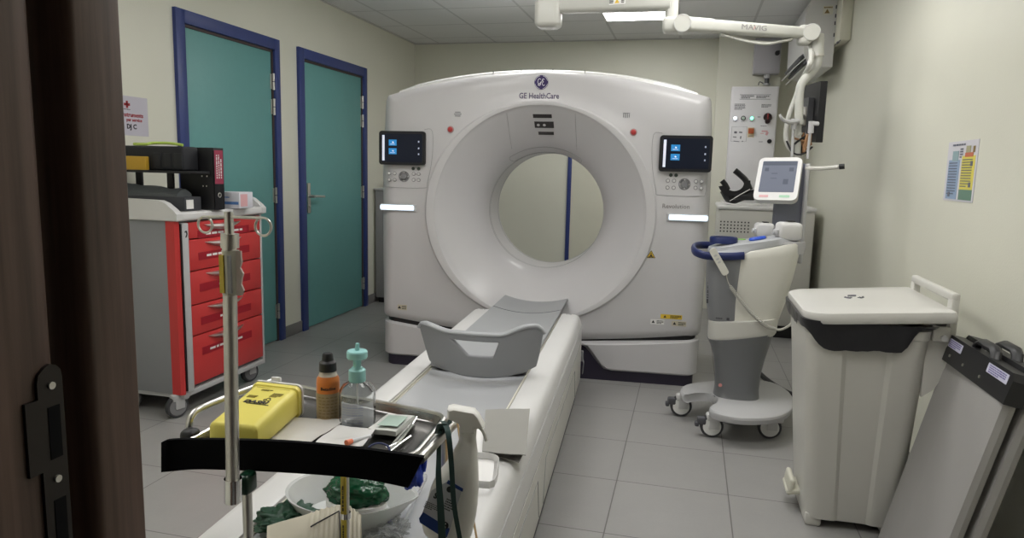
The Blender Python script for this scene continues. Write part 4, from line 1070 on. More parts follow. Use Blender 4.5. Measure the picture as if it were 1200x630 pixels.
# head holder and white pad on the console
HZ=1.0
hh = thing('head_holder', 'black forked head holder lying on the white console', 'head holder', (.40, 5.93, 1.035))
bm = new()
c = P(862, 228, y=5.93)
def hp(px, py, dy=0): return P(px, py-5.5, y=5.93+dy)
rows = []
for k in range(15):
    a = math.radians(195 + 175*k/14)
    r0, r1 = 11.5, 19.5
    if k == 0: pass
    for_ = [(r0, -.06), (r1, -.05), (r1, .05), (r0, .06)]
    rows.append([hp(860.5+r*math.cos(a)*.98, 219.5-r*math.sin(a)*.85, dy) for r, dy in for_])
rings(bm, rows)
obj('cradle_shell', bm, mat('holder_black', (.02, .02, .022), .35), hh, world=True, sharp=40)
bm = new(); tube(bm, [hp(846, 217), hp(850, 222), hp(853, 228)], .017, 10, flat=(.03, .022)); tube(bm, [hp(861, 205), hp(867, 210), hp(874, 217), hp(879, 228)], .017, 10, smooth=4, flat=(.03, .024)); obj('fork_arm', bm, 'holder_black', hh, world=True)
bm = new(); tube(bm, [hp(848, 228), hp(856, 240), hp(870, 236), hp(884, 232), hp(888, 236)], .026, 10, smooth=5, flat=(.045, .032)); box(bm, hp(872, 236), (.16, .12, .05), .012, 3); obj('holder_base', bm, 'holder_black', hh, world=True)
bm = new(); tube(bm, [hp(855, 241, -.055), hp(868, 233, -.065), hp(879, 227, -.06)], .003, 5); obj('white_strap', bm, 'paper', hh, world=True)
pd = thing('white_pad', 'white curved pad on the console under the black head holder', 'pad', (.40, 5.90, 1.036))
bm = new(); R = []
for i in range(17):
    u = -1+2*i/16; x = .405 + .17*u; z = 1.037 + .05*max(0, abs(u)-.3)**1.8
    R.append([(x, 5.80, z), (x, 5.80, z+.008), (x, 5.862, z+.008), (x, 5.862, z)])
rings(bm, R); obj('pad_sheet', bm, 'paper', pd, world=True)

# poster on right wall
po = thing('wall_poster', 'small waste-sorting poster in blue and yellow on the right wall', 'poster', (RXW-.002, 3.05, 1.3))
y_far, y_near, zt_, zb_ = 3.215, 2.905, 1.423, 1.193
bm = new(); bounds(bm, (RXW-.0025, y_near, zb_), (RXW-.0005, y_far, zt_)); ps = obj('poster_sheet', bm, mat('poster_white', (.66, .65, .70), .4), po, world=True)
def pbox(u0, u1, w0, w1, col, nm, dx=.0035, par=None):
    bm = new(); y0 = y_far-(y_far-y_near)*u0; y1 = y_far-(y_far-y_near)*u1; z0 = zt_-(zt_-zb_)*w0; z1 = zt_-(zt_-zb_)*w1
    bounds(bm, (RXW-dx, min(y0, y1), min(z0, z1)), (RXW-dx+.001, max(y0, y1), max(z0, z1)))
    return obj(nm, bm, col, par or ps, world=True)
pbox(.08, .46, .31, .97, mat('poster_blue', (.3, .4, .56), .5), 'blue_panel'); pbox(.53, .95, .25, .80, mat('poster_yellow', (.75, .66, .12), .5), 'yellow_panel'); pbox(.53, .95, .80, .97, mat('poster_green', (.14, .25, .19), .5), 'green_panel')
pbox(.62, .88, .20, .27, mat('poster_red', (.55, .16, .08), .5), 'red_banner', .0042); pbox(.2, .4, .16, .33, mat('poster_teal', (.3, .42, .45), .5), 'picture_patch', .0042); pbox(.64, .78, .09, .2, mat('poster_olive', (.42, .4, .25), .5), 'picture_patch', .0042); pbox(.86, .92, .1, .2, mat('brown_ink', (.25, .17, .06)), 'picture_patch', .0042)
bm = new(); RM = lambda u, w_: TR(RXW-.0045, y_far-(y_far-y_near)*u, zt_-(zt_-zb_)*w_) @ RZ(-PI/2) @ RX(PI/2)
scribble(bm, .2, .012, 1, RM(.5, .06), seed=1, fill=1); obj('poster_title', bm, mat('poster_ink', (.14, .15, .2), .5), ps, world=True); bm = new(); scribble(bm, .09, .13, 12, RM(.26, .62), seed=2, th=.35); obj('blue_panel_text', bm, 'poster_ink', ps, world=True); bm = new(); scribble(bm, .10, .11, 11, RM(.72, .53), seed=3, th=.35); scribble(bm, .03, .04, 4, RM(.5, .2), seed=6)
obj('poster_print', bm, mat('poster_ink', (.14, .15, .2), .5), ps, world=True)
for u, w_ in ((.86, .38), (.86, .72), (.2, .89)): bm = new(); box(bm, RM(u, w_) @ Vector((0, 0, 0)), (.001, .02, .018)); obj('poster_icon', bm, 'poster_ink', ps, world=True)

# floor cable
bm = new(); tube(bm, [(.42, 5.76, .018), (.44, 5.2, .018), (.50, 4.6, .018), (.62, 4.25, .018), (.80, 4.05, .018), (.90, 3.9, .018)], .016, 8, smooth=6)
cb = obj('floor_cable', bm, 'black', None); tag(cb, 'thick black cable on the floor between injector and pedal bin', 'cable')

# small grey cabinet in the far left corner
gc = thing('grey_cabinet', 'plain grey cabinet in the far left corner behind the scanner', 'cabinet', (-2.5, 6.3, 0))
bm = new(); bounds(bm, (-2.82, 6.0, .05), (-2.36, 6.5, 1.05), .006); obj('cabinet_body', bm, mat('corner_grey', (.33, .33, .34), .5), gc, world=True)
bm = new(); bounds(bm, (-2.83, 5.985, 1.05), (-2.35, 6.51, 1.07), .004); obj('cabinet_top', bm, 'light_grey', gc, world=True)
bm = new(); bounds(bm, (-2.8, 6.02, 0), (-2.38, 6.48, .055)); obj('cabinet_plinth', bm, 'black', gc, world=True)
bm = new(); bounds(bm, (-2.75, 6.15, 1.07), (-2.55, 6.35, 1.17), .01); ob = obj('clear_box', bm, mat('smoky_clear', (.7, .7, .68), .2, trans=.7, ior=1.2)); tag(ob, 'small clear plastic box on the grey corner cabinet', 'box')
# ------------------------------------------------------------------ red drawer cart
ct = thing('drawer_cart', 'red and grey hospital drawer cart with white top beside the left teal door', 'medical cart', (-2.6, 3.22, 0))
mat('cart_hub', (.2, .2, .21), .5)
mat('cart_grey', (.255, .26, .275), .5, var=.04); mat('cart_frame', (.48, .48, .49), .45)
cx0, cx1, cya, cyb = -2.82, -2.385, 2.865, 3.565
bm = new(); bounds(bm, (cx0, cya+.006, .125), (cx1-.03, cyb-.005, .985), .01); obj('cart_body', bm, 'cart_grey', ct, world=True)
bm = new(); bounds(bm, (cx0, cya, .12), (cx1-.06, cya+.012, .985), .004); obj('side_panel', bm, 'cart_grey', ct, world=True)
bm = new(); rings(bm, [[(x, y, z) for x, y in ((cx1-.06, cya-.002), (cx1-.012, cya-.002), (cx1, cya+.010), (cx1, cya+.02), (cx1-.03, cya+.02), (cx1-.06, cya+.014))] for z in (.12, .985)]); obj('corner_strip', bm, 'red', ct, world=True)
bm = new()
bounds(bm, (cx1-.04, cya+.012, .1), (cx1-.004, cyb, .128), .004); bounds(bm, (cx1-.04, cyb-.018, .1), (cx1-.002, cyb, .985), .004); bounds(bm, (cx0, cya+.01, .10), (cx1-.03, cyb, .126))
fr = obj('front_frame', bm, 'cart_frame', ct, world=True)
bm = new(); bounds(bm, (cx1-.02, cya+.022, .135), (cx1+.006, cya+.030, .972)); obj('locking_gap', bm, 'black', ct, world=True)
bm = new(); bounds(bm, (cx1-.02, cya+.03, .125), (cx1+.010, cya+.074, .975), .006); lk = obj('locking_bar', bm, 'cart_frame', ct, world=True)
bm = new(); tube(bm, [(cx1+.011, cya+.045, .93), (cx1+.011, cya+.055, .935), (cx1+.011, cya+.058, .92), (cx1+.011, cya+.05, .905)], .003, 6, smooth=4); obj('latch_mark', bm, 'black', lk, world=True)
zs = [.978, .89, .73, .557, .40, .145]
for k in range(5):
    z1_, z0_ = zs[k]-.003, zs[k+1]+.003
    bm = new(); bounds(bm, (cx1-.03, cya+.08, z0_), (cx1, cyb-.022, z1_), .004); dw = obj('drawer', bm, 'red', ct, world=True)
    bm = new(); yc = 3.215; zc = z1_-.030
    R = []
    for i in range(15):
        u = -1+2*i/14; y = yc+.15*u; h = .021*(1-u*u)+.001; zz = zc + .012*u*u
        R.append([(cx1+.001, y, zz+h*.6), (cx1+.026*(1-u*u)+.002, y, zz+h*.4), (cx1+.032*(1-u*u)+.002, y, zz-h*.2), (cx1+.001, y, zz-h)])
    rings(bm, R); obj('drawer_handle', bm, 'steel', dw, world=True)
    bm = new(); lz = zc-.058 if k else zc-.035; bounds(bm, (cx1-.001, 3.015, lz-.02), (cx1+.002, 3.435, lz+.02)); lb = obj('label_strip', bm, 'dark_red', dw, world=True)
    bm = new(); scribble(bm, .30 if k in (0, 1, 4) else .12, .016, 1, TR(cx1+.0026, 3.225, lz) @ RZ(PI/2) @ RX(PI/2), seed=20+k, fill=1, th=.7); obj('label_print', bm, 'paper', lb, world=True)
bm = new()
bounds(bm, (cx0-.01, cya-.015, .985), (cx1+.018, cyb+.012, 1.028), .012, 3)
for ya, yb in ((cya-.018, cya+.022), (cyb-.025, cyb+.014)):
    prism(bm, [(cx0-.01, .99), (cx1+.018, .99), (cx1+.02, 1.02), (cx1-.0, 1.04), (cx1-.045, 1.072), (cx1-.08, 1.084), (cx0-.01, 1.09)], yb-ya, TR(0, yb, 0) @ RX(PI/2), .006, 2)
bounds(bm, (cx0-.01, cya, 1.0), (cx0+.02, cyb, 1.09), .006)
obj('cart_top', bm, 'white_plastic', ct, world=True)
for x, y, a in ((cx1-.05, cya+.01, 1.2), (cx1-.07, cyb-.06, 1.3), (cx0+.08, cya+.04, 1.0), (cx0+.08, cyb-.08, 1.1)): castor(ct, x, y, .056, .03, a, 'cart_hub', False, 'cart_frame')
# things on the cart
cz = 1.03
q = P(252, 246, z=cz); q2 = P(262, 245, z=cz)
bx0 = q.x-.26; 
bnd = thing('lever_arch_binder', 'black lever arch binder with a dark pink spine label standing on the red cart', 'binder', (q.x-.12, q.y+.03, cz))
hB = P(252, 173, y=q.y).z-cz
xl, xr, ya, yb = q.x-.20, q.x, q.y, q.y+.08
bm = new(); bounds(bm, (xl, ya, cz), (xr, ya+.004, cz+hB), .001); bounds(bm, (xl, yb-.004, cz), (xr, yb, cz+hB), .001); bounds(bm, (xr-.004, ya, cz), (xr, yb, cz+hB), .001); obj('binder_cover', bm, mat('binder_black', (.007, .007, .009), .5), bnd, world=True)
bm = new(); bounds(bm, (xl+.02, ya+.006, cz+.006), (xr-.01, yb-.03, cz+hB-.012)); obj('page_block', bm, 'paper', bnd, world=True)
bm = new(); bounds(bm, (xr-.0005, ya+.008, cz+hB*.42), (xr+.0012, yb-.006, cz+hB-.012)); sl = obj('spine_label', bm, mat('spine_pink', (.32, .04, .08), .5), bnd, world=True)
bm = new(); scribble(bm, .12, .05, 3, TR(xr+.0018, (ya+yb)/2, cz+hB*.7) @ RZ(PI/2) @ RX(PI/2) @ RZ(PI/2), seed=4, th=.4); obj('label_print', bm, 'paper', sl, world=True)
bm = new(); tube(bm, [(xr+.001, (ya+yb)/2+.011*math.cos(t), cz+.075+.011*math.sin(t)) for t in [2*PI*k/20 for k in range(20)]], .0025, 6, closed=True); obj('finger_ring', bm, 'satin_steel', bnd, world=True)
for dx, dz in ((-.04, .17), (-.07, .17), (-.045, .12), (-.065, .12)):
    bm = new(); cyl(bm, (xr+dx, ya, cz+dz), (xr+dx, ya-.001, cz+dz), .004, seg=10); obj('rivet', bm, 'satin_steel', bnd, world=True)
gy = P(275, 244, z=cz)
gb = thing('glove_box', 'small white and blue printed glove box behind the black binder on the red cart', 'box', (gy.x, gy.y, cz))
bm = new(); bounds(bm, (gy.x-.11, gy.y, cz), (gy.x+.03, gy.y+.12, cz+.085), .002); gbb = obj('carton', bm, mat('carton_white', (.66, .66, .72), .5), gb, world=True)
bm = new(); bounds(bm, (gy.x-.105, gy.y-.001, cz+.02), (gy.x+.025, gy.y, cz+.035)); bounds(bm, (gy.x-.105, gy.y-.001, cz+.055), (gy.x-.03, gy.y, cz+.06)); obj('blue_band', bm, mat('carton_blue', (.1, .22, .5), .5), gbb, world=True)
bm = new(); bounds(bm, (gy.x+.0295, gy.y+.01, cz+.01), (gy.x+.031, gy.y+.07, cz+.075)); obj('red_print', bm, mat('pale_red', (.7, .4, .42)), gbb, world=True)
sy = 2.935
sh = thing('desk_shelf', 'black two-level desk shelf on the red cart, left of the binder', 'desk shelf', (-2.6, sy+.1, cz))
zsf = P(200, 200, y=sy).z
bm = new(); bounds(bm, (-2.80, sy, zsf-.012), (P(222, 200, y=sy).x, sy+.15, zsf), .002); obj('shelf_plate', bm, 'black', sh, world=True)
for x in (-2.79, -2.60):
    bm = new(); bounds(bm, (x, sy+.136, cz), (x+.035, sy+.15, zsf-.012)); obj('shelf_support', bm, 'black', sh, world=True)
x1_ = P(209, 180, y=sy+.0).x; zt0 = P(200, 171, y=sy).z
bk = thing('black_case', 'black ribbed carry case on the desk shelf above the red cart', 'case', (-2.6, sy+.1, zsf))
bm = new(); bounds(bm, (-2.80, sy+.03, zsf), (x1_, sy+.145, zt0), .012, 3)
cb_ = obj('case_body', bm, mat('case_black', (.012, .013, .017), .6), bk, world=True)
for x in (-2.56, -2.50, -2.44):
    bm = new(); box(bm, (x, sy+.029, zsf+.05), (.045, .006, .07), .006); obj('front_pocket', bm, 'case_black', cb_, world=True)
bm = new(); tube(bm, [(-2.72, sy+.06, zt0+.008), (-2.64, sy+.05, zt0+.008), (-2.63, sy+.08, zt0+.014), (-2.55, sy+.1, zt0+.016), (-2.46, sy+.09, zt0+.008)], .007, 8, smooth=6)
yt = obj('lime_strap', bm, mat('lime_yellow', (.5, .68, .12), .5)); tag(yt, 'lime yellow strap lying over the black case on the cart', 'strap')
xy = P(170, 190, y=sy).x
bm = new(); bounds(bm, (-2.80, sy+.0, zsf), (xy, sy+.028, P(165, 183, y=sy).z), .004); tag(obj('yellow_box', bm, mat('mustard', (.5, .3, .03), .5)), 'small mustard yellow box in front of the black case on the shelf', 'box')
gbg = new(); zb0 = cz; a_ = P(208, 245, y=sy+.02).x
R = []
for i in range(13):
    u = i/12; x = -2.80 + (a_+2.80)*u
    R.append([(x, sy+.02+.105*v_ + .008*noise.noise(Vector((x*20, v_*5, 1))), 1.10+.055*math.sin(PI*min(1, max(0, .1+.8*v_)))*(1-.4*u) + .012*noise.noise(Vector((x*18, v_*6, 3)))) for v_ in [k/8 for k in range(9)]] + [(x, sy+.125, 1.098), (x, sy+.02, 1.098)])
rings(gbg, R); tag(obj('folded_bag', gbg, mat('bag_grey', (.10, .11, .115), .45, var=.15)), 'dark grey folded plastic bag under the desk shelf on the cart', 'bag')
kb_ = thing('dark_box', 'dark grey flat box with white end label under the folded bag on the cart', 'box', (-2.6, sy+.1, cz))
bm = new(); bounds(bm, (-2.74, sy+.01, cz), (P(215, 240, y=sy).x, sy+.13, 1.098), .003); dbx = obj('box_body', bm, mat('box_dark', (.045, .047, .055), .6), kb_, world=True)
bm = new(); xq = P(215, 240, y=sy).x; bounds(bm, (xq-.001, sy+.02, cz+.01), (xq+.002, sy+.07, cz+.055)); obj('end_label', bm, 'paper', dbx, world=True)

# notice on left wall
nt_ = thing('wall_notice', 'white paper notice with red cross and red lettering on the left wall', 'notice', (LX+.002, 3.12, 1.5))
bm = new(); bounds(bm, (LX+.0005, 3.02, 1.398), (LX+.0025, 3.232, 1.598)); ns = obj('notice_sheet', bm, mat('notice_paper', (.55, .53, .60), .6), nt_, world=True)
WM = lambda y, z: TR(LX+.003, y, z) @ RZ(PI/2) @ RX(PI/2)
bm = new(); box(bm, (LX+.003, 3.09, 1.555), (.001, .04, .013)); box(bm, (LX+.003, 3.09, 1.555), (.001, .013, .036)); obj('red_cross', bm, mat('cross_red', (.35, .02, .03), .5), ns, world=True)
bm = new(); text_bm(bm, 'instruments', .032, WM(3.125, 1.503), bold=.0006, xs=.95); text_bm(bm, 'par service', .024, WM(3.135, 1.478), bold=.0004) ; obj('red_lettering', bm, mat('cross_red', (.35, .02, .03)), ns, world=True)
bm = new(); text_bm(bm, 'DJ C', .034, WM(3.115, 1.443), bold=.001); obj('black_lettering', bm, 'ink', ns, world=True); bm = new(); scribble(bm, .06, .006, 1, WM(3.08, 1.53), fill=1); obj('small_print', bm, 'ink', ns, world=True)

# ------------------------------------------------------------------ instrument trolley at the front
TZ = .785
tr = thing('instrument_trolley', 'stainless instrument trolley with tubular rails in the foreground', 'trolley', (-.62, 1.08, 0))
c_fl, c_fr = Vector((-.835, .955, 0)), Vector((-.435, 1.01, 0))
c_br = P(520, 487, z=.80); c_bl = P(345, 452, z=.80)
c_fl = P(215, 522, z=.80); c_fr = P(480, 534, z=.80)
def mixq(u, v, z=None):
    a = c_fl.lerp(c_fr, u); b = c_bl.lerp(c_br, u); p = a.lerp(b, v)
    if z is not None: p = Vector((p.x, p.y, z))
    return p
def tring(g, z, r=.035):
    # rounded quad offset
    cs4 = [c_fl, c_fr, c_br, c_bl]; cen4 = sum(cs4, Vector())/4; o = []
    for i in range(4):
        p = cs4[i]; a = (cs4[i-1]-p); b = (cs4[(i+1) % 4]-p); a.normalize(); b.normalize()
        pc_ = p - (a+b)*g*.72
        s = pc_ + a*r; e = pc_ + b*r
        for k in range(6):
            t = k/5; q_ = s*(1-t)**2 + pc_*2*t*(1-t) + e*t*t; o.append(Vector((q_.x, q_.y, z)))
    return o
bm = new()
rings(bm, [tring(-.03, .777), tring(-.012, .778), tring(-.004, .784), tring(.0, .797), tring(.008, .801), tring(.010, .799), tring(.007, .796), tring(.004, .796), tring(-.001, .786), tring(-.014, .781), tring(-.03, .7805)])
obj('tray', bm, mat('tray_steel', (.17, .165, .16), .25, metal=.9), tr, world=True, sharp=50)
bm = new(); tube(bm, tring(.009, .799), .0048, 8, closed=True); obj('tray_rim', bm, 'steel', tr, world=True)
# side rails
rr0, rr1 = P(536, 492, z=.825), P(492, 538, z=.825)
bm = new(); tube(bm, [rr0+Vector((-.04, .03, -.03)), rr0+Vector((-.012, .012, -.004)), rr0, rr0.lerp(rr1, .1), rr1], .0082, 12, smooth=4); obj('side_rail', bm, 'steel', tr, world=True)
bm = new(); tube(bm, [P(223, 508, z=.79), P(222, 496, z=.815), P(227, 484, z=.83), P(240, 476, z=.835), P(280, 460, z=.835), P(320, 446, z=.835)], .0062, 12, smooth=5); obj('side_rail', bm, 'steel', tr, world=True)
bm = new(); kp = P(223, 510, z=.80); box(bm, kp, (.03, .03, .026), .011, 3); obj('rail_knob', bm, 'black', tr, world=True)
# uprights, base and castors
u1 = P(290, 600, y=.945); u2 = P(405, 600, y=.99)
for (p, r, zt2) in ((u1, .0078, .778), (u2, .0062, .79)):
    bm = new(); cyl(bm, (p.x, p.y, .11), (p.x, p.y, zt2), r, seg=20); up_o = obj('upright', bm, 'steel', tr, world=True)
bm = new(); cyl(bm, (rr0.x-.015, rr0.y-.02, .11), (rr0.x-.015, rr0.y-.02, .81), .008, seg=16); obj('upright', bm, 'steel', tr, world=True)
bm = new(); tube(bm, [(u1.x, u1.y, .11), (u2.x, u2.y, .11), (rr0.x-.015, rr0.y-.02, .11)], .014, 12); tube(bm, [(u1.x-.06, u1.y-.12, .11), (u1.x, u1.y, .11), (u1.x-.03, u1.y+.1, .11)], .014, 12); obj('base_frame', bm, 'steel', tr, world=True)
for x, y in ((u1.x-.06, u1.y-.12), (u1.x-.03, u1.y+.1), (u2.x, u2.y), (rr0.x-.015, rr0.y-.02)): castor(tr, x, y, .042, .024, .4, 'light_grey', False)
# yellow scale strips on the second upright
for za, zb2 in ((P(405, 556, y=.99).z, P(405, 600, y=.99).z), (P(405, 606, y=.99).z, P(405, 632, y=.99).z)):
    bm = new(); bounds(bm, (u2.x-.0046, u2.y-.0085, zb2), (u2.x+.0046, u2.y-.004, za), .001); ys = obj('scale_strip', bm, mat('scale_yellow', (.55, .42, .05), .5), tr, world=True)
    bm = new(); scribble(bm, (za-zb2)*.8, .004, 1, TR(u2.x, u2.y-.0089, (za+zb2)/2) @ RX(PI/2) @ RZ(PI/2), seed=3, fill=1); obj('scale_print', bm, 'ink', ys, world=True)
bm = new(); zr = P(405, 603, y=.99).z; cyl(bm, (u2.x, u2.y, zr-.005), (u2.x, u2.y, zr+.005), .0085, seg=16); obj('collar', bm, 'chrome', tr, world=True)

# black band across the front
bm = new(); top_px = [(191, 517), (200, 514.5), (235, 513.5), (330, 516), (420, 524), (497, 534.5)]; bot_px = [(191, 552), (201, 551), (240, 548.5), (330, 552), (420, 559), (479, 570)]
def bandp(px_, k): return P(px_[0], px_[1], y=.875+.075*k/5)
A_ = [bandp(p, k) for k, p in enumerate(top_px)]; B_ = [bandp(p, k) for k, p in enumerate(bot_px)]
R = []
for a, b in zip(catmull(A_, 5), catmull(B_, 5)):
    n_ = Vector((0, 1, 0))*.004; R.append([a-n_, a+n_*.6, a+n_, b+n_, b-n_])
rings(bm, R); bnd_ = obj('black_band', bm, mat('band_black', (.004, .004, .005), .9, spec=.1, var=.3), None, sharp=60); tag(bnd_, 'wide matte black band stretched across the front of the trolley', 'strap')

# IV pole
ivx = P(272.5, 560, y=.862); ivt = P(268.5, 275, y=.862)
iv = thing('iv_pole', 'thin steel drip pole with two ring hooks clamped to the trolley front', 'iv pole', (ivx.x, ivx.y, ivx.z-.03))
bm = new(); cyl(bm, ivx+Vector((0, 0, -.02)), ivt, .0098, seg=24); obj('pole', bm, 'satin_steel', iv, world=True)
bm = new(); cyl(bm, P(269.5, 290, y=.862), P(269.3, 273.5, y=.862), .0125, seg=24); obj('collar', bm, 'satin_steel', iv, world=True)
tp_ = P(268, 248, y=.862)
bm = new(); cyl(bm, P(269, 276, y=.862), tp_, .0063, seg=20); obj('pole_top', bm, 'steel', iv, world=True)
hz = P(268, 254, y=.862)
for s, pe, rc, rr_ in ((-1, P(231, 252, y=.875), P(240.5, 263, y=.88), 10.5), (1, P(314, 256, y=.85), P(308.5, 265.5, y=.845), 11)):
    rad = rr_*(.92)/822
    bm = new()
    circ = [rc + Vector((s*rad*math.sin(t), 0, rad*math.cos(t))) for t in [(-.3 + (2*PI*.93)*k/26) for k in range(27)]]
    st_ = [hz, hz.lerp(circ[0], .5)] 
    tube(bm, [hz, circ[0]], .0022, 8); tube(bm, circ, .0018, 8); obj('ring_hook', bm, 'steel', iv, world=True)
bm = new(); la_ = P(271, 345, y=.86); lb2 = P(270, 293, y=.86)
rings(bm, [[Vector((p.x+.0118*math.cos(t), p.y+.0118*math.sin(t), p.z)) for t in [2*PI*k/20 for k in range(20)]] for p in (la_, lb2)]); sv = obj('label_sleeve', bm, mat('sleeve', (.5, .49, .42), .3, var=.05), iv, world=True)
bm = new(); bounds(bm, (la_.x-.0085, la_.y-.0135, la_.z+.004), (la_.x-.0015, la_.y-.0098, lb2.z-.006)); yl = obj('yellow_scale', bm, mat('scale_yellow2', (.6, .46, .06), .5), sv, world=True)
bm = new(); bounds(bm, (la_.x+.004, la_.y-.0128, la_.z+.004), (la_.x+.0085, la_.y-.008, lb2.z-.006)); obj('grey_scale', bm, 'mid_grey', sv, world=True)
bm = new(); R = []
for k in range(9):
    z = la_.z+(lb2.z-la_.z)*k/8; w3 = .004+.007*abs(math.sin(k*1.1+.5)) if k < 7 else .008
    R.append([(la_.x+.009, la_.y-.004, z), (la_.x+.011+w3, la_.y-.002, z), (la_.x+.011+w3, la_.y+.001, z)])
rings(bm, R, closed=True); obj('tape_flap', bm, mat('tape', (.6, .52, .48), .4, alpha=.85), sv, world=True)
bm = new(); ca = P(273, 560, y=.862); cb2 = P(273, 587, y=.862); cyl(bm, ca, cb2, .0128, seg=28); obj('clamp', bm, 'chrome', iv, world=True)
bm = new(); box(bm, P(289, 565, y=.895), (.021, .03, .032), .006, 3); obj('clamp_knob', bm, mat('knob_green', (.004, .03, .015), .3), iv, world=True)
bm = new(); cp_ = P(289, 568, y=.9); cyl(bm, cp_, (u1.x, u1.y, cp_.z), .008, seg=14); obj('clamp_arm', bm, 'satin_steel', iv, world=True)

# sharps container
shp = thing('sharps_container', 'yellow sharps container lying on the trolley tray, marked by hand', 'sharps container', tuple(P(300, 490, z=.80)))
zt3 = .845
nl, nr, fr_, fl_ = P(243.5, 494, z=zt3), P(302, 499, z=zt3), P(353, 453, z=zt3+.006), P(301, 447, z=zt3+.006)
def shp_ring(t, g=0, zlo=.797):
    l = nl.lerp(fl_, t); r = nr.lerp(fr_, t); c = (l+r)/2; w = (r-l)
    ax = w.normalized(); h = l.z-zlo; o = []
    for x, y in rrect(w.length+g, h+g, .012, 4):
        o.append(Vector((c.x, c.y, zlo+h/2)) + ax*x + Vector((0, 0, y)))
    return o
bm = new(); rings(bm, [shp_ring(.0, -.012), shp_ring(.012, -.003), shp_ring(.03, 0), shp_ring(.90, 0), shp_ring(.905, .006), shp_ring(.96, .007), shp_ring(.965, .0)]); sbd = obj('container_body', bm, mat('sharps_yellow', (.80, .70, .15), .4, var=.03), shp, world=True, sharp=40)
bm = new(); rings(bm, [shp_ring(.965, .01), shp_ring(1.0, .010), shp_ring(1.01, 0)]); obj('container_lid', bm, 'white_plastic', shp, world=True)
tb_ = nl.lerp(fl_, 1).lerp(nr.lerp(fr_, 1), .42)
bm = new(); box(bm, tb_+Vector((0, .004, .006)), (.02, .008, .014), .003); obj('lid_tab', bm, 'white_plastic', shp, world=True)
# printed area + handwriting on upper face
ax = (nr.lerp(fr_, .6)-nl.lerp(fl_, .6)).normalized(); ay = (fl_-nl); ay = (ay-ax*ay.dot(ax)).normalized(); az = ax.cross(ay)
def top_M(u, v):
    p = nl.lerp(fl_, v).lerp(nr.lerp(fr_, v), u); M = Matrix.Identity(4)
    for i in range(3): M[i][0] = ax[i]; M[i][1] = ay[i]; M[i][2] = az[i]; M[i][3] = p[i]
    return M @ TR(0, 0, .0012)
bm = new(); text_bm(bm, 'DASRI', .017, top_M(.47, .50), bold=.0006, depth=.0003); tube(bm, [top_M(.3, .455) @ Vector((0, 0, 0)), top_M(.78, .445) @ Vector((0, 0, 0))], .0007, 4); obj('handwriting', bm, 'ink', sbd, world=True)
bm = new(); scribble(bm, .018, .012, 3, top_M(.27, .62), seed=1); scribble(bm, .02, .02, 4, top_M(.72, .70), seed=2); scribble(bm, .022, .008, 2, top_M(.42, .80), seed=3); box(bm, top_M(.5, .86) @ Vector((0, 0, 0)), (.07, .0008, .0004)); obj('printed_table', bm, mat('olive_ink', (.25, .2, .03), .5), sbd, world=True)
bm = new(); t = bmesh.new()
for a0 in (90, 210, 330):
    a = math.radians(a0); tube(t, [(.004*math.cos(a)+.0035*math.cos(d), .004*math.sin(a)+.0035*math.sin(d), 0) for d in [a-2.3+4.6*k/8 for k in range(9)]], .0006, 4)
merge(bm, t, top_M(.64, .58)); obj('biohazard_mark', bm, 'ink', sbd, world=True)

# antiseptic bottle
def base_pt(px_, py_, z=TZ-.002): return P(px_, py_, z=z)
bt = base_pt(385, 494)
sc = lambda w_: w_/822*(bt-EYE).dot(CW)
hb_ = P(385, 413, y=bt.y).z-bt.z
an = thing('antiseptic_bottle', 'small orange antiseptic bottle with a black cap on the trolley tray', 'bottle', tuple(bt))
R_ = sc(13.2)
def zf(py_): return P(385, py_, y=bt.y).z-bt.z
bm = new(); lathe(bm, [(0, 0), (R_*.92, 0), (R_, .003), (R_, zf(447)), (R_*.95, zf(442)), (R_*.7, zf(437)), (R_*.66, zf(433)), (0, zf(433))], 32); bo = obj('bottle_body', bm, mat('amber_orange', (.72, .22, .05), .3, var=.05), an)
bm = new(); lathe(bm, [(R_*1.01, zf(488)), (R_*1.02, zf(487)), (R_*1.02, zf(459)), (R_*1.01, zf(458))], 32); lab = obj('paper_label', bm, mat('label_beige', (.38, .29, .17), .5, var=.3, scale=60), an)
bm = new(); lathe(bm, [(R_*.72, zf(441)), (R_*.9, zf(442.5)), (R_*.68, zf(434)), (R_*.6, zf(432))], 28); obj('shoulder', bm, mat('shoulder', (.62, .55, .48), .4), an)
bm = new(); lathe(bm, [(R_*.68, zf(434)), (R_*.76, zf(434)), (R_*.74, zf(424)), (R_*.5, zf(422)), (R_*.46, zf(415)), (R_*.38, zf(413.5)), (0, zf(413))], 28); obj('cap', bm, 'cap_black', an)
def wrap(bm_, s, size, R, z, a0, bold=0):
    t = bmesh.new(); text_bm(t, s, size, Matrix.Identity(4), depth=.0002, bold=bold)
    for v in t.verts:
        a = a0 + v.co.x/R; rr = R+.0004+v.co.z; v.co = Vector((rr*math.sin(a), -rr*math.cos(a), z+v.co.y))
    merge(bm_, t)
bm = new(); va = -math.atan2(bt.x, bt.y)*-1
va = math.atan2(-bt.x, bt.y)
wrap(bm, 'Betadine', .0082, R_, zf(452), va, .0002); obj('lettering', bm, 'ink', bo)
bm = new()
for k in range(7):
    z = zf(484)+(zf(462)-zf(484))*k/6
    for j in range(5):
        a = va-.8+.36*j+.05*(k % 3); t = bmesh.new(); bmesh.ops.create_cube(t, size=1)
        for v in t.verts: aa = a+v.co.x*.26; rr = R_*1.022+.0003+v.co.y*.0003; v.co = Vector((rr*math.sin(aa), -rr*math.cos(aa), z+v.co.z*.0016))
        merge(bm, t)
obj('label_print', bm, mat('brown_ink', (.25, .17, .06)), lab)

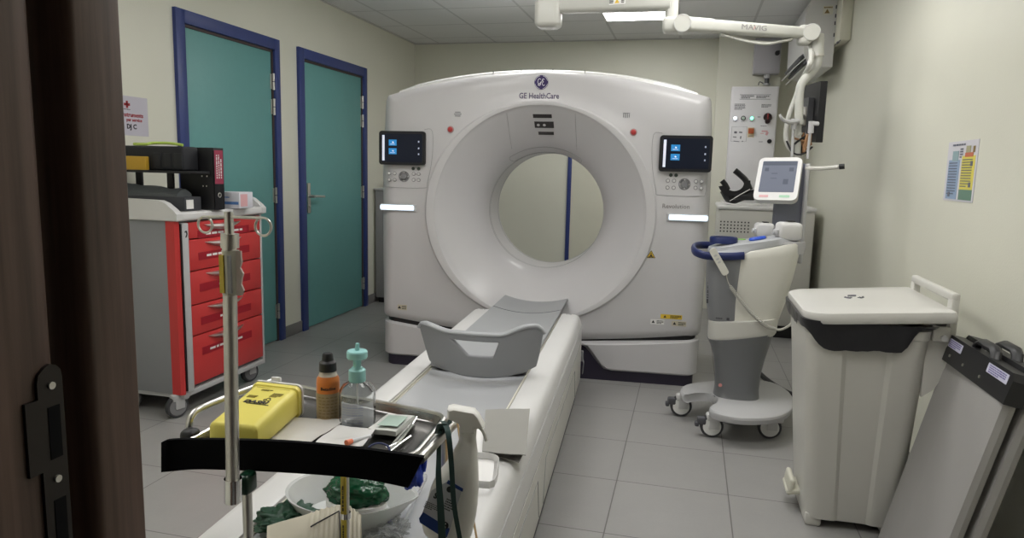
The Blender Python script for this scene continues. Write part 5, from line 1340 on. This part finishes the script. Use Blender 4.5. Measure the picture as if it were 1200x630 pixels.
# pump bottle of hand gel
bt = base_pt(419, 498)
hg = thing('hand_gel_bottle', 'clear hand gel bottle with a pale turquoise pump on the trolley tray', 'pump bottle', tuple(bt))
R_ = sc(21); zf = lambda py_: P(419, py_, y=bt.y).z-bt.z
bm = new(); lathe(bm, [(0, .001), (R_*.85, 0), (R_*.97, .004), (R_, .012), (R_, zf(463)), (R_*.97, zf(456)), (R_*.8, zf(450)), (R_*.5, zf(446.5)), (R_*.36, zf(444)), (R_*.36, zf(440)), (R_*.30, zf(440)), (R_*.30, zf(445)), (R_*.75, zf(451.5)), (R_*.93, zf(458)), (R_*.955, zf(463)), (R_*.955, .012), (R_*.9, .006), (0, .005)], 40); gb_ = obj('bottle_body', bm, mat('pet_clear', (.93, .95, .96), .05, trans=1, ior=1.25), hg)
bm = new(); va = math.atan2(-bt.x, bt.y)
rl = []
for a in [va-1.0+2.0*k/24 for k in range(25)]: rl.append([((R_+.0006)*math.sin(a), -(R_+.0006)*math.cos(a), z) for z in (zf(494), zf(466))])
rings(bm, [list(r) for r in rl], closed=False); lab = obj('label', bm, mat('gel_label', (.72, .75, .8), .4, alpha=.55), hg, recalc=False)
bm = new()
for k in range(9):
    z = zf(491)+(zf(468)-zf(491))*k/8
    for j in range(4):
        a = va-.75+.3*j; t = bmesh.new(); bmesh.ops.create_cube(t, size=1)
        for v in t.verts: aa = a+v.co.x*.27; rr = R_+.0012+v.co.y*.0003; v.co = Vector((rr*math.sin(aa), -rr*math.cos(aa), z+v.co.z*(.0026 if k % 3 == 1 else .0012)))
        merge(bm, t)
obj('label_print', bm, mat('gel_print', (.3, .33, .42), .5), lab)
mat('turquoise', (.36, .70, .70), .35, var=.03)
bm = new(); lathe(bm, [(0, zf(446)), (R_*.46, zf(446)), (R_*.47, zf(445)), (R_*.46, zf(433)), (R_*.32, zf(431)), (R_*.30, zf(430)), (R_*.22, zf(429)), (R_*.22, zf(419)), (0, zf(419))], 28); obj('pump_collar', bm, 'turquoise', hg, sharp=20)
bm = new(); lathe(bm, [(0, zf(419.5)), (R_*.53, zf(419.5)), (R_*.57, zf(418)), (R_*.57, zf(412)), (R_*.52, zf(410.5)), (0, zf(410))], 28); obj('pump_head', bm, 'turquoise', hg, sharp=20)
bm = new(); cyl(bm, (0, 0, zf(412)), (.001, 0, zf(402)), .0048, .0036, 14); obj('pump_spout', bm, 'turquoise', hg)
bm = new(); cyl(bm, (0, 0, .012), (0, 0, zf(445)), .002, seg=8); obj('dip_tube', bm, 'paper', hg)

# items on the tray
def slab(name, px4, z, th, m, parent=None, nx=8, ny=6, wob=.0, seed=0, top=None):
    q4 = [P(x, y, z=z) for x, y in px4]; bm = new(); R = []
    up_ = []; 
    for i in range(nx+1):
        row = []
        for j in range(ny+1):
            p = q4[0].lerp(q4[1], i/nx).lerp(q4[3].lerp(q4[2], i/nx), j/ny)
            w_ = wob*noise.noise(Vector((p.x*25+seed, p.y*25, seed*3.1))); row.append(Vector((p.x, p.y, z+w_+abs(wob)*.7)))
        up_.append(row)
    R = [[*row, *[Vector((p.x, p.y, p.z-th)) for p in reversed(row)]] for row in up_]
    rings(bm, R); return obj(name, bm, m, parent, world=parent is not None, sharp=50)
gp2 = thing('gauze_packet', 'small white paper packet with pale green print on the tray beside the pump bottle', 'packet', tuple(P(458, 495, z=TZ)))
sg = slab('packet', [(431, 503), (455, 485), (486, 488), (464, 507)], TZ+.012, .009, mat('packet_white', (.66, .67, .64), .5), gp2, wob=.004, seed=1)
for pxs, z_ in (([(442, 498), (456, 487), (478, 490), (466, 501)], .0175), ):
    slab('packet_print', pxs, TZ+z_, .0006, mat('packet_green', (.42, .55, .48), .5), sg, wob=.003, seed=1)
slab('lower_packet', [(434, 505), (458, 489), (487, 491), (466, 509)], TZ+.003, .003, 'packet_white', gp2, wob=.002, seed=4)
for nm_, lab_, pts_ in (('forceps', 'steel forceps lying on the tray beside the white packet', ([(456, 525), (472, 506), (488, 488)], [(458, 527), (475, 508), (488, 488)])), ('scissors', 'steel scissors lying on the tray nearest the right rail', ([(456, 529), (470, 518), (481, 510.5)], [(452, 524), (466, 517), (484, 497)]))):
    o_ = thing(nm_, lab_, nm_, tuple(P(*pts_[0][1], z=TZ+.005)))
    for pp in pts_:
        bm = new(); tube(bm, [P(x, y, z=TZ+.004+.003*k) for k, (x, y) in enumerate(pp)], .0022, 8, smooth=4, flat=(.0028, .0014)); obj('blade' if nm_ == 'scissors' else 'arm', bm, 'chrome', o_, world=True)
mat('pouch_paper', (.72, .70, .68), .35, var=.04)
tag(slab('paper_pouch', [(290, 516), (337, 492), (405, 494), (365, 520)], TZ+.006, .001, 'pouch_paper', wob=.006, seed=2), 'large white paper pouch on the tray beside the sharps container', 'pouch')
tp2 = thing('peel_pouch', 'shiny peel pouch holding an orange capped syringe on the tray', 'pouch', tuple(P(410, 512, z=TZ)))
slab('pouch', [(365, 522), (398, 500), (440, 505), (425, 526)], TZ+.009, .001, mat('pouch_film', (.78, .77, .76), .18, var=.03), tp2, wob=.006, seed=5)
bm = new(); c_ = P(406, 519, z=TZ+.018); cyl(bm, c_, c_+Vector((.004, .012, 0)), .0055, .004, 12); obj('orange_cap', bm, mat('coral', (.85, .22, .1), .4), tp2, world=True)
bm = new(); cyl(bm, c_+Vector((.004, .012, 0)), c_+Vector((.02, .05, -.004)), .004, seg=12); obj('syringe_barrel', bm, mat('barrel', (.75, .76, .78), .2), tp2, world=True)
bm = new(); c_ = P(443, 528, z=TZ+.01); tube(bm, [c_+Vector((.02*math.cos(t), .014*math.sin(t), .008*math.sin(t))) for t in [2*PI*k/20 for k in range(20)]], .002, 6, closed=True); tag(obj('tube_loop', bm, 'navy'), 'thin navy tube loop behind the black band on the tray', 'tube')

# spray bottle hanging on the right rail
SD = 1.19
sp_ = thing('spray_bottle', 'white trigger spray bottle with blue bordered label hanging on the trolley rail', 'spray bottle', tuple(P(530, 629, d=SD)))
bm = new(); R = []
for lft, rgt, py_ in ((538, 559, 499), (538.5, 558, 512), (536, 559, 520), (530, 560, 530), (522, 560.5, 543), (511, 561, 556), (505, 561, 570), (501, 560, 585), (497, 558, 600), (494.5, 555.5, 612), (497, 553, 622), (503, 550, 628)):
    a = P(lft, py_+(rgt-lft)*-.0, d=SD); b = P(rgt, py_+(rgt-lft)*.05, d=SD); c = (a+b)/2; hw = (b-a).length/2; ax_ = (b-a).normalized(); ay_ = _f*1.0
    dp = min(hw*.9, .021)
    R.append([c+ax_*(abs(math.cos(t))**.75*math.copysign(1, math.cos(t))*hw)+ay_*(abs(math.sin(t))**.8*math.copysign(1, math.sin(t))*dp) for t in [2*PI*k/32 for k in range(32)]])
rings(bm, R); sbo = obj('bottle_body', bm, mat('bottle_white', (.82, .81, .77), .35, var=.02), sp_, world=True, sharp=60)
hd_ = [(525, 477), (531, 475.5), (556, 480), (561, 485), (568, 498), (560, 499.5), (556, 497), (557, 505), (540, 504), (539, 494), (533, 491), (525, 487.5)]
bm = new(); pts_ = [P(x, y, d=SD) for x, y in hd_]; rings(bm, [[p-_f*.011 for p in pts_], [p-_f*.0135*0-_f*.0145 for p in [sum(pts_, Vector())/len(pts_)*.08+q_*.92 for q_ in pts_]]]) if False else rings(bm, [[sum(pts_, Vector())/len(pts_)*.10+q_*.9-_f*.0145 for q_ in pts_], [p-_f*.011 for p in pts_], [p+_f*.011 for p in pts_], [sum(pts_, Vector())/len(pts_)*.10+q_*.9+_f*.0145 for q_ in pts_]]); obj('trigger_head', bm, 'bottle_white', sp_, world=True, sharp=40)
bm = new(); tube(bm, [P(560, 499, d=SD), P(566, 505, d=SD), P(570, 516, d=SD)], .003, 8, smooth=4); tr_o = obj('trigger', bm, 'bottle_white', sp_, world=True)
F2 = Matrix.Identity(4)
lc = P(520, 590, d=SD-.0245); exx = (P(530, 592.5, d=SD)-P(510, 588, d=SD)).normalized(); eyy = (CU - exx*CU.dot(exx)).normalized(); ezz = exx.cross(eyy)
for i in range(3): F2[i][0] = exx[i]; F2[i][1] = eyy[i]; F2[i][2] = ezz[i]; F2[i][3] = lc[i]
k_ = SD/822
def lpx(x, y): return ((x-520)*k_, -(y-590)*k_)
bm = new(); prism(bm, [lpx(519, 563), lpx(537, 568), lpx(533, 622), lpx(527, 627), lpx(500, 616), lpx(497, 612), lpx(503, 578)], .0012, F2); slb = obj('label', bm, mat('spray_label', (.55, .56, .60), .4), sp_, world=True)
for poly in ([(519, 562), (538, 568), (538, 571.5), (518, 566)], [(499, 604), (533, 616), (532, 626), (527, 627), (498, 616.5), (496, 612)]):
    bm = new(); prism(bm, [lpx(*p_) for p_ in poly], .0018, F2); obj('blue_border', bm, mat('label_blue', (.02, .05, .2), .4), slb, world=True)
bm = new(); text_bm(bm, 'S', .0125, F2 @ TR(*lpx(509, 583), .0014) @ RZ(-.2), bold=.0006, depth=.0003); scribble(bm, .024, .012, 4, F2 @ TR(*lpx(507, 596), .0014) @ RZ(-.2), seed=3, th=.4); scribble(bm, .018, .02, 5, F2 @ TR(*lpx(527, 590), .0014) @ RZ(-.2), seed=5, th=.5)
lathe(bm, [(0, 0), (.0065, 0), (.0065, .0006), (0, .0006)], 24, F2 @ TR(*lpx(526.5, 613.5), .0018)); lathe(bm, [(.0032, 0), (.0052, 0), (.0052, .0006), (.0032, .0006)], 20, F2 @ TR(*lpx(523, 572), .0014)); obj('label_print', bm, 'ink', slb, world=True)
bm = new(); box(bm, F2 @ Vector((*lpx(526.5, 611.5), .0027)), (.006, .0006, .002), M=RZ(.6)); box(bm, F2 @ Vector((*lpx(526.5, 615), .0027)), (.005, .0006, .003), M=RZ(-.4)); obj('label_emblem', bm, 'paper', slb, world=True)
# green tourniquet
def ribbon(bm_, pts, w_, d0, th=.001):
    R = []
    C_ = catmull([P(x, y, d=d) for x, y, d in pts], 6)
    n = len(C_)
    for i, p in enumerate(C_):
        f = w_[0]+(w_[1]-w_[0])*i/(n-1); R.append([p-CR*f/2, p+CR*f/2, p+CR*f/2+_f*th, p-CR*f/2+_f*th])
    rings(bm_, R)
tq = thing('tourniquet', 'dark green elastic tourniquet looped over the right trolley rail', 'strap', tuple(P(520, 500, d=1.15)))
mat('tq_green', (.03, .065, .06), .6)
bm = new(); ribbon(bm, [(518, 493, 1.2), (522, 497, 1.17), (526, 512, 1.15), (529, 545, 1.145), (532, 590, 1.14), (539, 632, 1.14), (544, 660, 1.14)], (.010, .007), 0); obj('strand', bm, 'tq_green', tq, world=True)
bm = new(); ribbon(bm, [(518, 500, 1.2), (515, 510, 1.17), (514, 540, 1.15), (514, 560, 1.145), (516, 590, 1.14), (518, 630, 1.14), (519, 660, 1.14)], (.005, .014), 0); obj('strand', bm, 'tq_green', tq, world=True)
bm = new(); ribbon(bm, [(523, 504, 1.19), (520, 497, 1.17), (516, 498, 1.17), (513, 508, 1.19)], (.012, .012), 0); rail_mid = rr0.lerp(rr1, .25)
tube(bm, [rail_mid+Vector((0, math.cos(t)*.0125, math.sin(t)*.0125)) for t in [2*PI*k/16 for k in range(16)]], .003, 6, closed=True, flat=(.006, .002)); obj('loop', bm, 'tq_green', tq, world=True)
mat('pale_wood', (.55, .38, .2), .6)
for lab_, pp in (('thin wooden stick between the tourniquet and the spray bottle', [(523, 503), (523.5, 545)]), ('thin wooden stick standing out below the spray bottle', [(535.5, 492), (561, 645)])):
    bm = new(); a, b = [P(*p_, d=SD+.035) for p_ in pp]; tube(bm, [a, b], .003, 6, flat=(.0042, .0015)); tag(obj('wooden_stick', bm, 'pale_wood'), lab_, 'stick')
# blue glove bunched under the tray corner
def blob(name, c, s, m, amp, seed, fr=12, sub=4, parent=None):
    bm = new(); bmesh.ops.create_icosphere(bm, subdivisions=sub, radius=1)
    for v in bm.verts:
        n = v.co.normalized(); d = 1 + amp*noise.noise(n*fr*.12+Vector((seed, 0, 0))) + amp*.7*noise.noise(n*fr*.3+Vector((0, seed, 0))) - amp*.3*abs(noise.noise(n*fr*.5))
        v.co = Vector((n.x*s[0]*d, n.y*s[1]*d, n.z*s[2]*d)) + Vector(c)
    return obj(name, bm, m, parent, world=parent is not None, sharp=80)
gl = thing('blue_glove', 'crumpled blue nitrile glove under the right front corner of the tray', 'glove', tuple(P(487, 548, z=.74)))
blob('glove_palm', P(485, 550, d=1.235), (.018, .022, .03), mat('nitrile', (.015, .05, .42), .35, var=.2), .5, 3, parent=gl)
bm = new()
for a, b, c in (((490, 528), (497, 536), (496, 552)), ((484, 552), (474, 562), (470, 566)), ((492, 548), (491, 562), (486, 568))):
    tube(bm, [P(x, y, d=1.235) for x, y in (a, b, c)], .007, 8, smooth=4, taper=lambda u: 1-.4*u)
obj('glove_finger', bm, 'nitrile', gl, world=True)

# ------------------------------------------------------------------ things lying on the patient table
TT = .4665
def bowl(): pass
cb3 = P(409, 590, z=.515)
ba = thing('washing_bowl', 'translucent white oval bowl with a pouring lip on the patient table', 'bowl', (cb3.x, cb3.y, TT+.015), .05)
pr_ = [(0, .002), (.085, 0), (.10, .005), (.128, .05), (.136, .062), (.143, .064), (.142, .060), (.13, .044), (.104, .0), (.09, -.004), (0, -.003)]
bm = new(); lathe(bm, [(r, z+.004) for r, z in pr_], 48, sx=1, sy=.82)
for v in bm.verts:
    a = math.atan2(v.co.y, v.co.x); w3 = math.exp(-(a/.22)**2)*smooth(.03, .06, v.co.z); v.co.x += .022*w3; v.co.z += .004*w3
obj('bowl_shell', bm, mat('bowl_plastic', (.78, .79, .78), .22, trans=.45, ior=1.2), ba)
gcl = P(418, 576, z=.56)
gw = thing('green_bundle', 'dark green plastic-wrapped bundle sitting in the white bowl', 'bundle', (gcl.x, gcl.y, .50))
blob('wrapped_bundle', (gcl.x, gcl.y, .562), (.070, .05, .036), mat('green_wrap', (.006, .075, .03), .22, var=.5, scale=40, bump=.6, bscale=30), .16, 5, fr=20, sub=5, parent=gw)
blob('bundle_base', (gcl.x+.002, gcl.y, .515), (.066, .048, .024), mat('green_film', (.2, .42, .28), .3, var=.4, scale=30), .08, 7, parent=gw)
bm = new(); lathe(bm, [(.0665, 0), (.069, .001), (.069, .016), (.0665, .017)], 32, TR(gcl.x, gcl.y-.002, .528), sy=.72); obj('paper_band', bm, 'paper', gw, world=True)
gc2 = P(340, 607, z=.50)
tag(blob('green_cloth', (gc2.x, gc2.y, .497), (.072, .055, .026), mat('cloth_green', (.004, .045, .02), .45, var=.5, scale=30), .42, 9, fr=18, sub=5), 'crumpled dark green cloth on the patient table left of the bowl', 'cloth')
# cream packaging with black outline
pk_ = thing('cream_package', 'cream paper package with pleated end and black rectangle, in front of the bowl', 'package', tuple(P(370, 625, z=.50)))
qa = [P(313, 616, z=.535), P(396, 588, z=.565), P(423, 602, z=.555), P(423, 660, z=.52), P(313, 665, z=.50)]
bm = new()
def pkp(u, v):
    a = qa[0].lerp(P(405, 588, z=.565), u/.78) if u < .78 else P(405, 588, z=.565).lerp(qa[2], (u-.78)/.22)
    b = P(312, 672, z=.50).lerp(P(425, 672, z=.50), u)
    p = a.lerp(b, v); p.z += .012*math.sin(PI*v)*(1) + (.0018*math.sin(u*120) if .42 < u else 0) + .002*noise.noise(p*30)
    return p
R = []
for i in range(81):
    u = i/80; row = [pkp(u, v/10) for v in range(11)]; R.append(row + [Vector((p.x, p.y, max(.478, p.z-.03))) for p in reversed(row)])
rings(bm, R); pko = obj('package_body', bm, mat('package_cream', (.56, .52, .42), .6, var=.04), pk_, world=True, sharp=70)
bm = new(); tube(bm, [pkp(.44, .38)+Vector((0, 0, .004)), pkp(.5, .32)+Vector((0, 0, .004)), pkp(.72, .17)+Vector((0, 0, .004)), pkp(.75, .55)+Vector((0, 0, .004)), pkp(.76, .9)+Vector((0, 0, .004))], .0016, 6); obj('black_outline', bm, 'ink', pko, world=True)
cpl = P(452, 618, z=.49)
tag(blob('clear_wrapper', (cpl.x, cpl.y, .49), (.05, .04, .02), mat('film', (.85, .87, .88), .12, trans=.75, ior=1.2), .5, 13, fr=22, sub=5), 'crumpled clear plastic wrapper beside the bowl on the patient table', 'wrapper')
a, b = P(464, 618, z=.485), P(496, 558, z=.485); d_ = (b-a); 
cs2 = thing('plastic_case', 'narrow clear plastic case with blue edge lying lengthwise on the patient table', 'case', tuple((a+b)/2))
bm = new(); box(bm, (a+b)/2, (.022, d_.length, .02), .004, M=RZ(math.atan2(d_.y, d_.x)-PI/2)); pcb = obj('case_body', bm, mat('case_clear', (.75, .77, .8), .15, trans=.6, ior=1.2), cs2, world=True)
bm = new(); off = Vector((-.012, 0, .006)); tube(bm, [a+off, b+off], .0025, 6); obj('blue_edge', bm, mat('edge_blue', (.04, .05, .25), .4), pcb, world=True)
# grey card sheet and white sheet at the table's right edge
cdm = mat('card_grey', (.30, .295, .275), .8, var=.03)
cs3 = thing('grey_card', 'folded grey card lying on the patient table behind the spray bottle', 'card', tuple(P(597, 506, z=.49)))
slab('card_top', [(569, 480), (621, 479), (616, 534), (565, 529)], .505, .0015, cdm, cs3, wob=.003, seed=3)
slab('card_fold', [(572, 528), (614, 530), (608, 541), (580, 534)], .487, .003, mat('card_dark', (.2, .19, .18), .8), cs3, wob=.001)
tag(slab('white_sheet', [(540, 503), (577, 499), (568, 533), (540, 536)], .496, .001, 'paper', wob=.003, seed=8), 'white sheet of paper partly hidden by the spray bottle', 'paper')
sc3 = thing('plastic_holder', 'small white U-shaped plastic holder on the table right of the spray bottle', 'holder', tuple(P(565, 552, z=.49)))
bm = new(); tube(bm, [P(x, y, z=.50) for x, y in ((545, 533), (572, 534), (583, 538), (584, 545), (579, 566), (560, 567), (545, 566))], .004, 10, smooth=3, flat=(.002, .010)); obj('holder_rim', bm, 'white_plastic', sc3, world=True)
bm = new(); prism(bm, [tuple((P(x, y, z=.49)-P(565, 552, z=.49)).xy) for x, y in ((545, 534), (580, 537), (577, 565), (545, 565))], .002); bm.transform(TR(*P(565, 552, z=.488))); obj('holder_base', bm, 'paper', sc3, world=True)
# ------------------------------------------------------------------ view
vs = scene.view_settings
scene.display_settings.display_device = 'sRGB'
vs.view_transform = 'Standard'; vs.look = 'None'; vs.exposure = EXPO; vs.gamma = 1; vs.use_curve_mapping = False
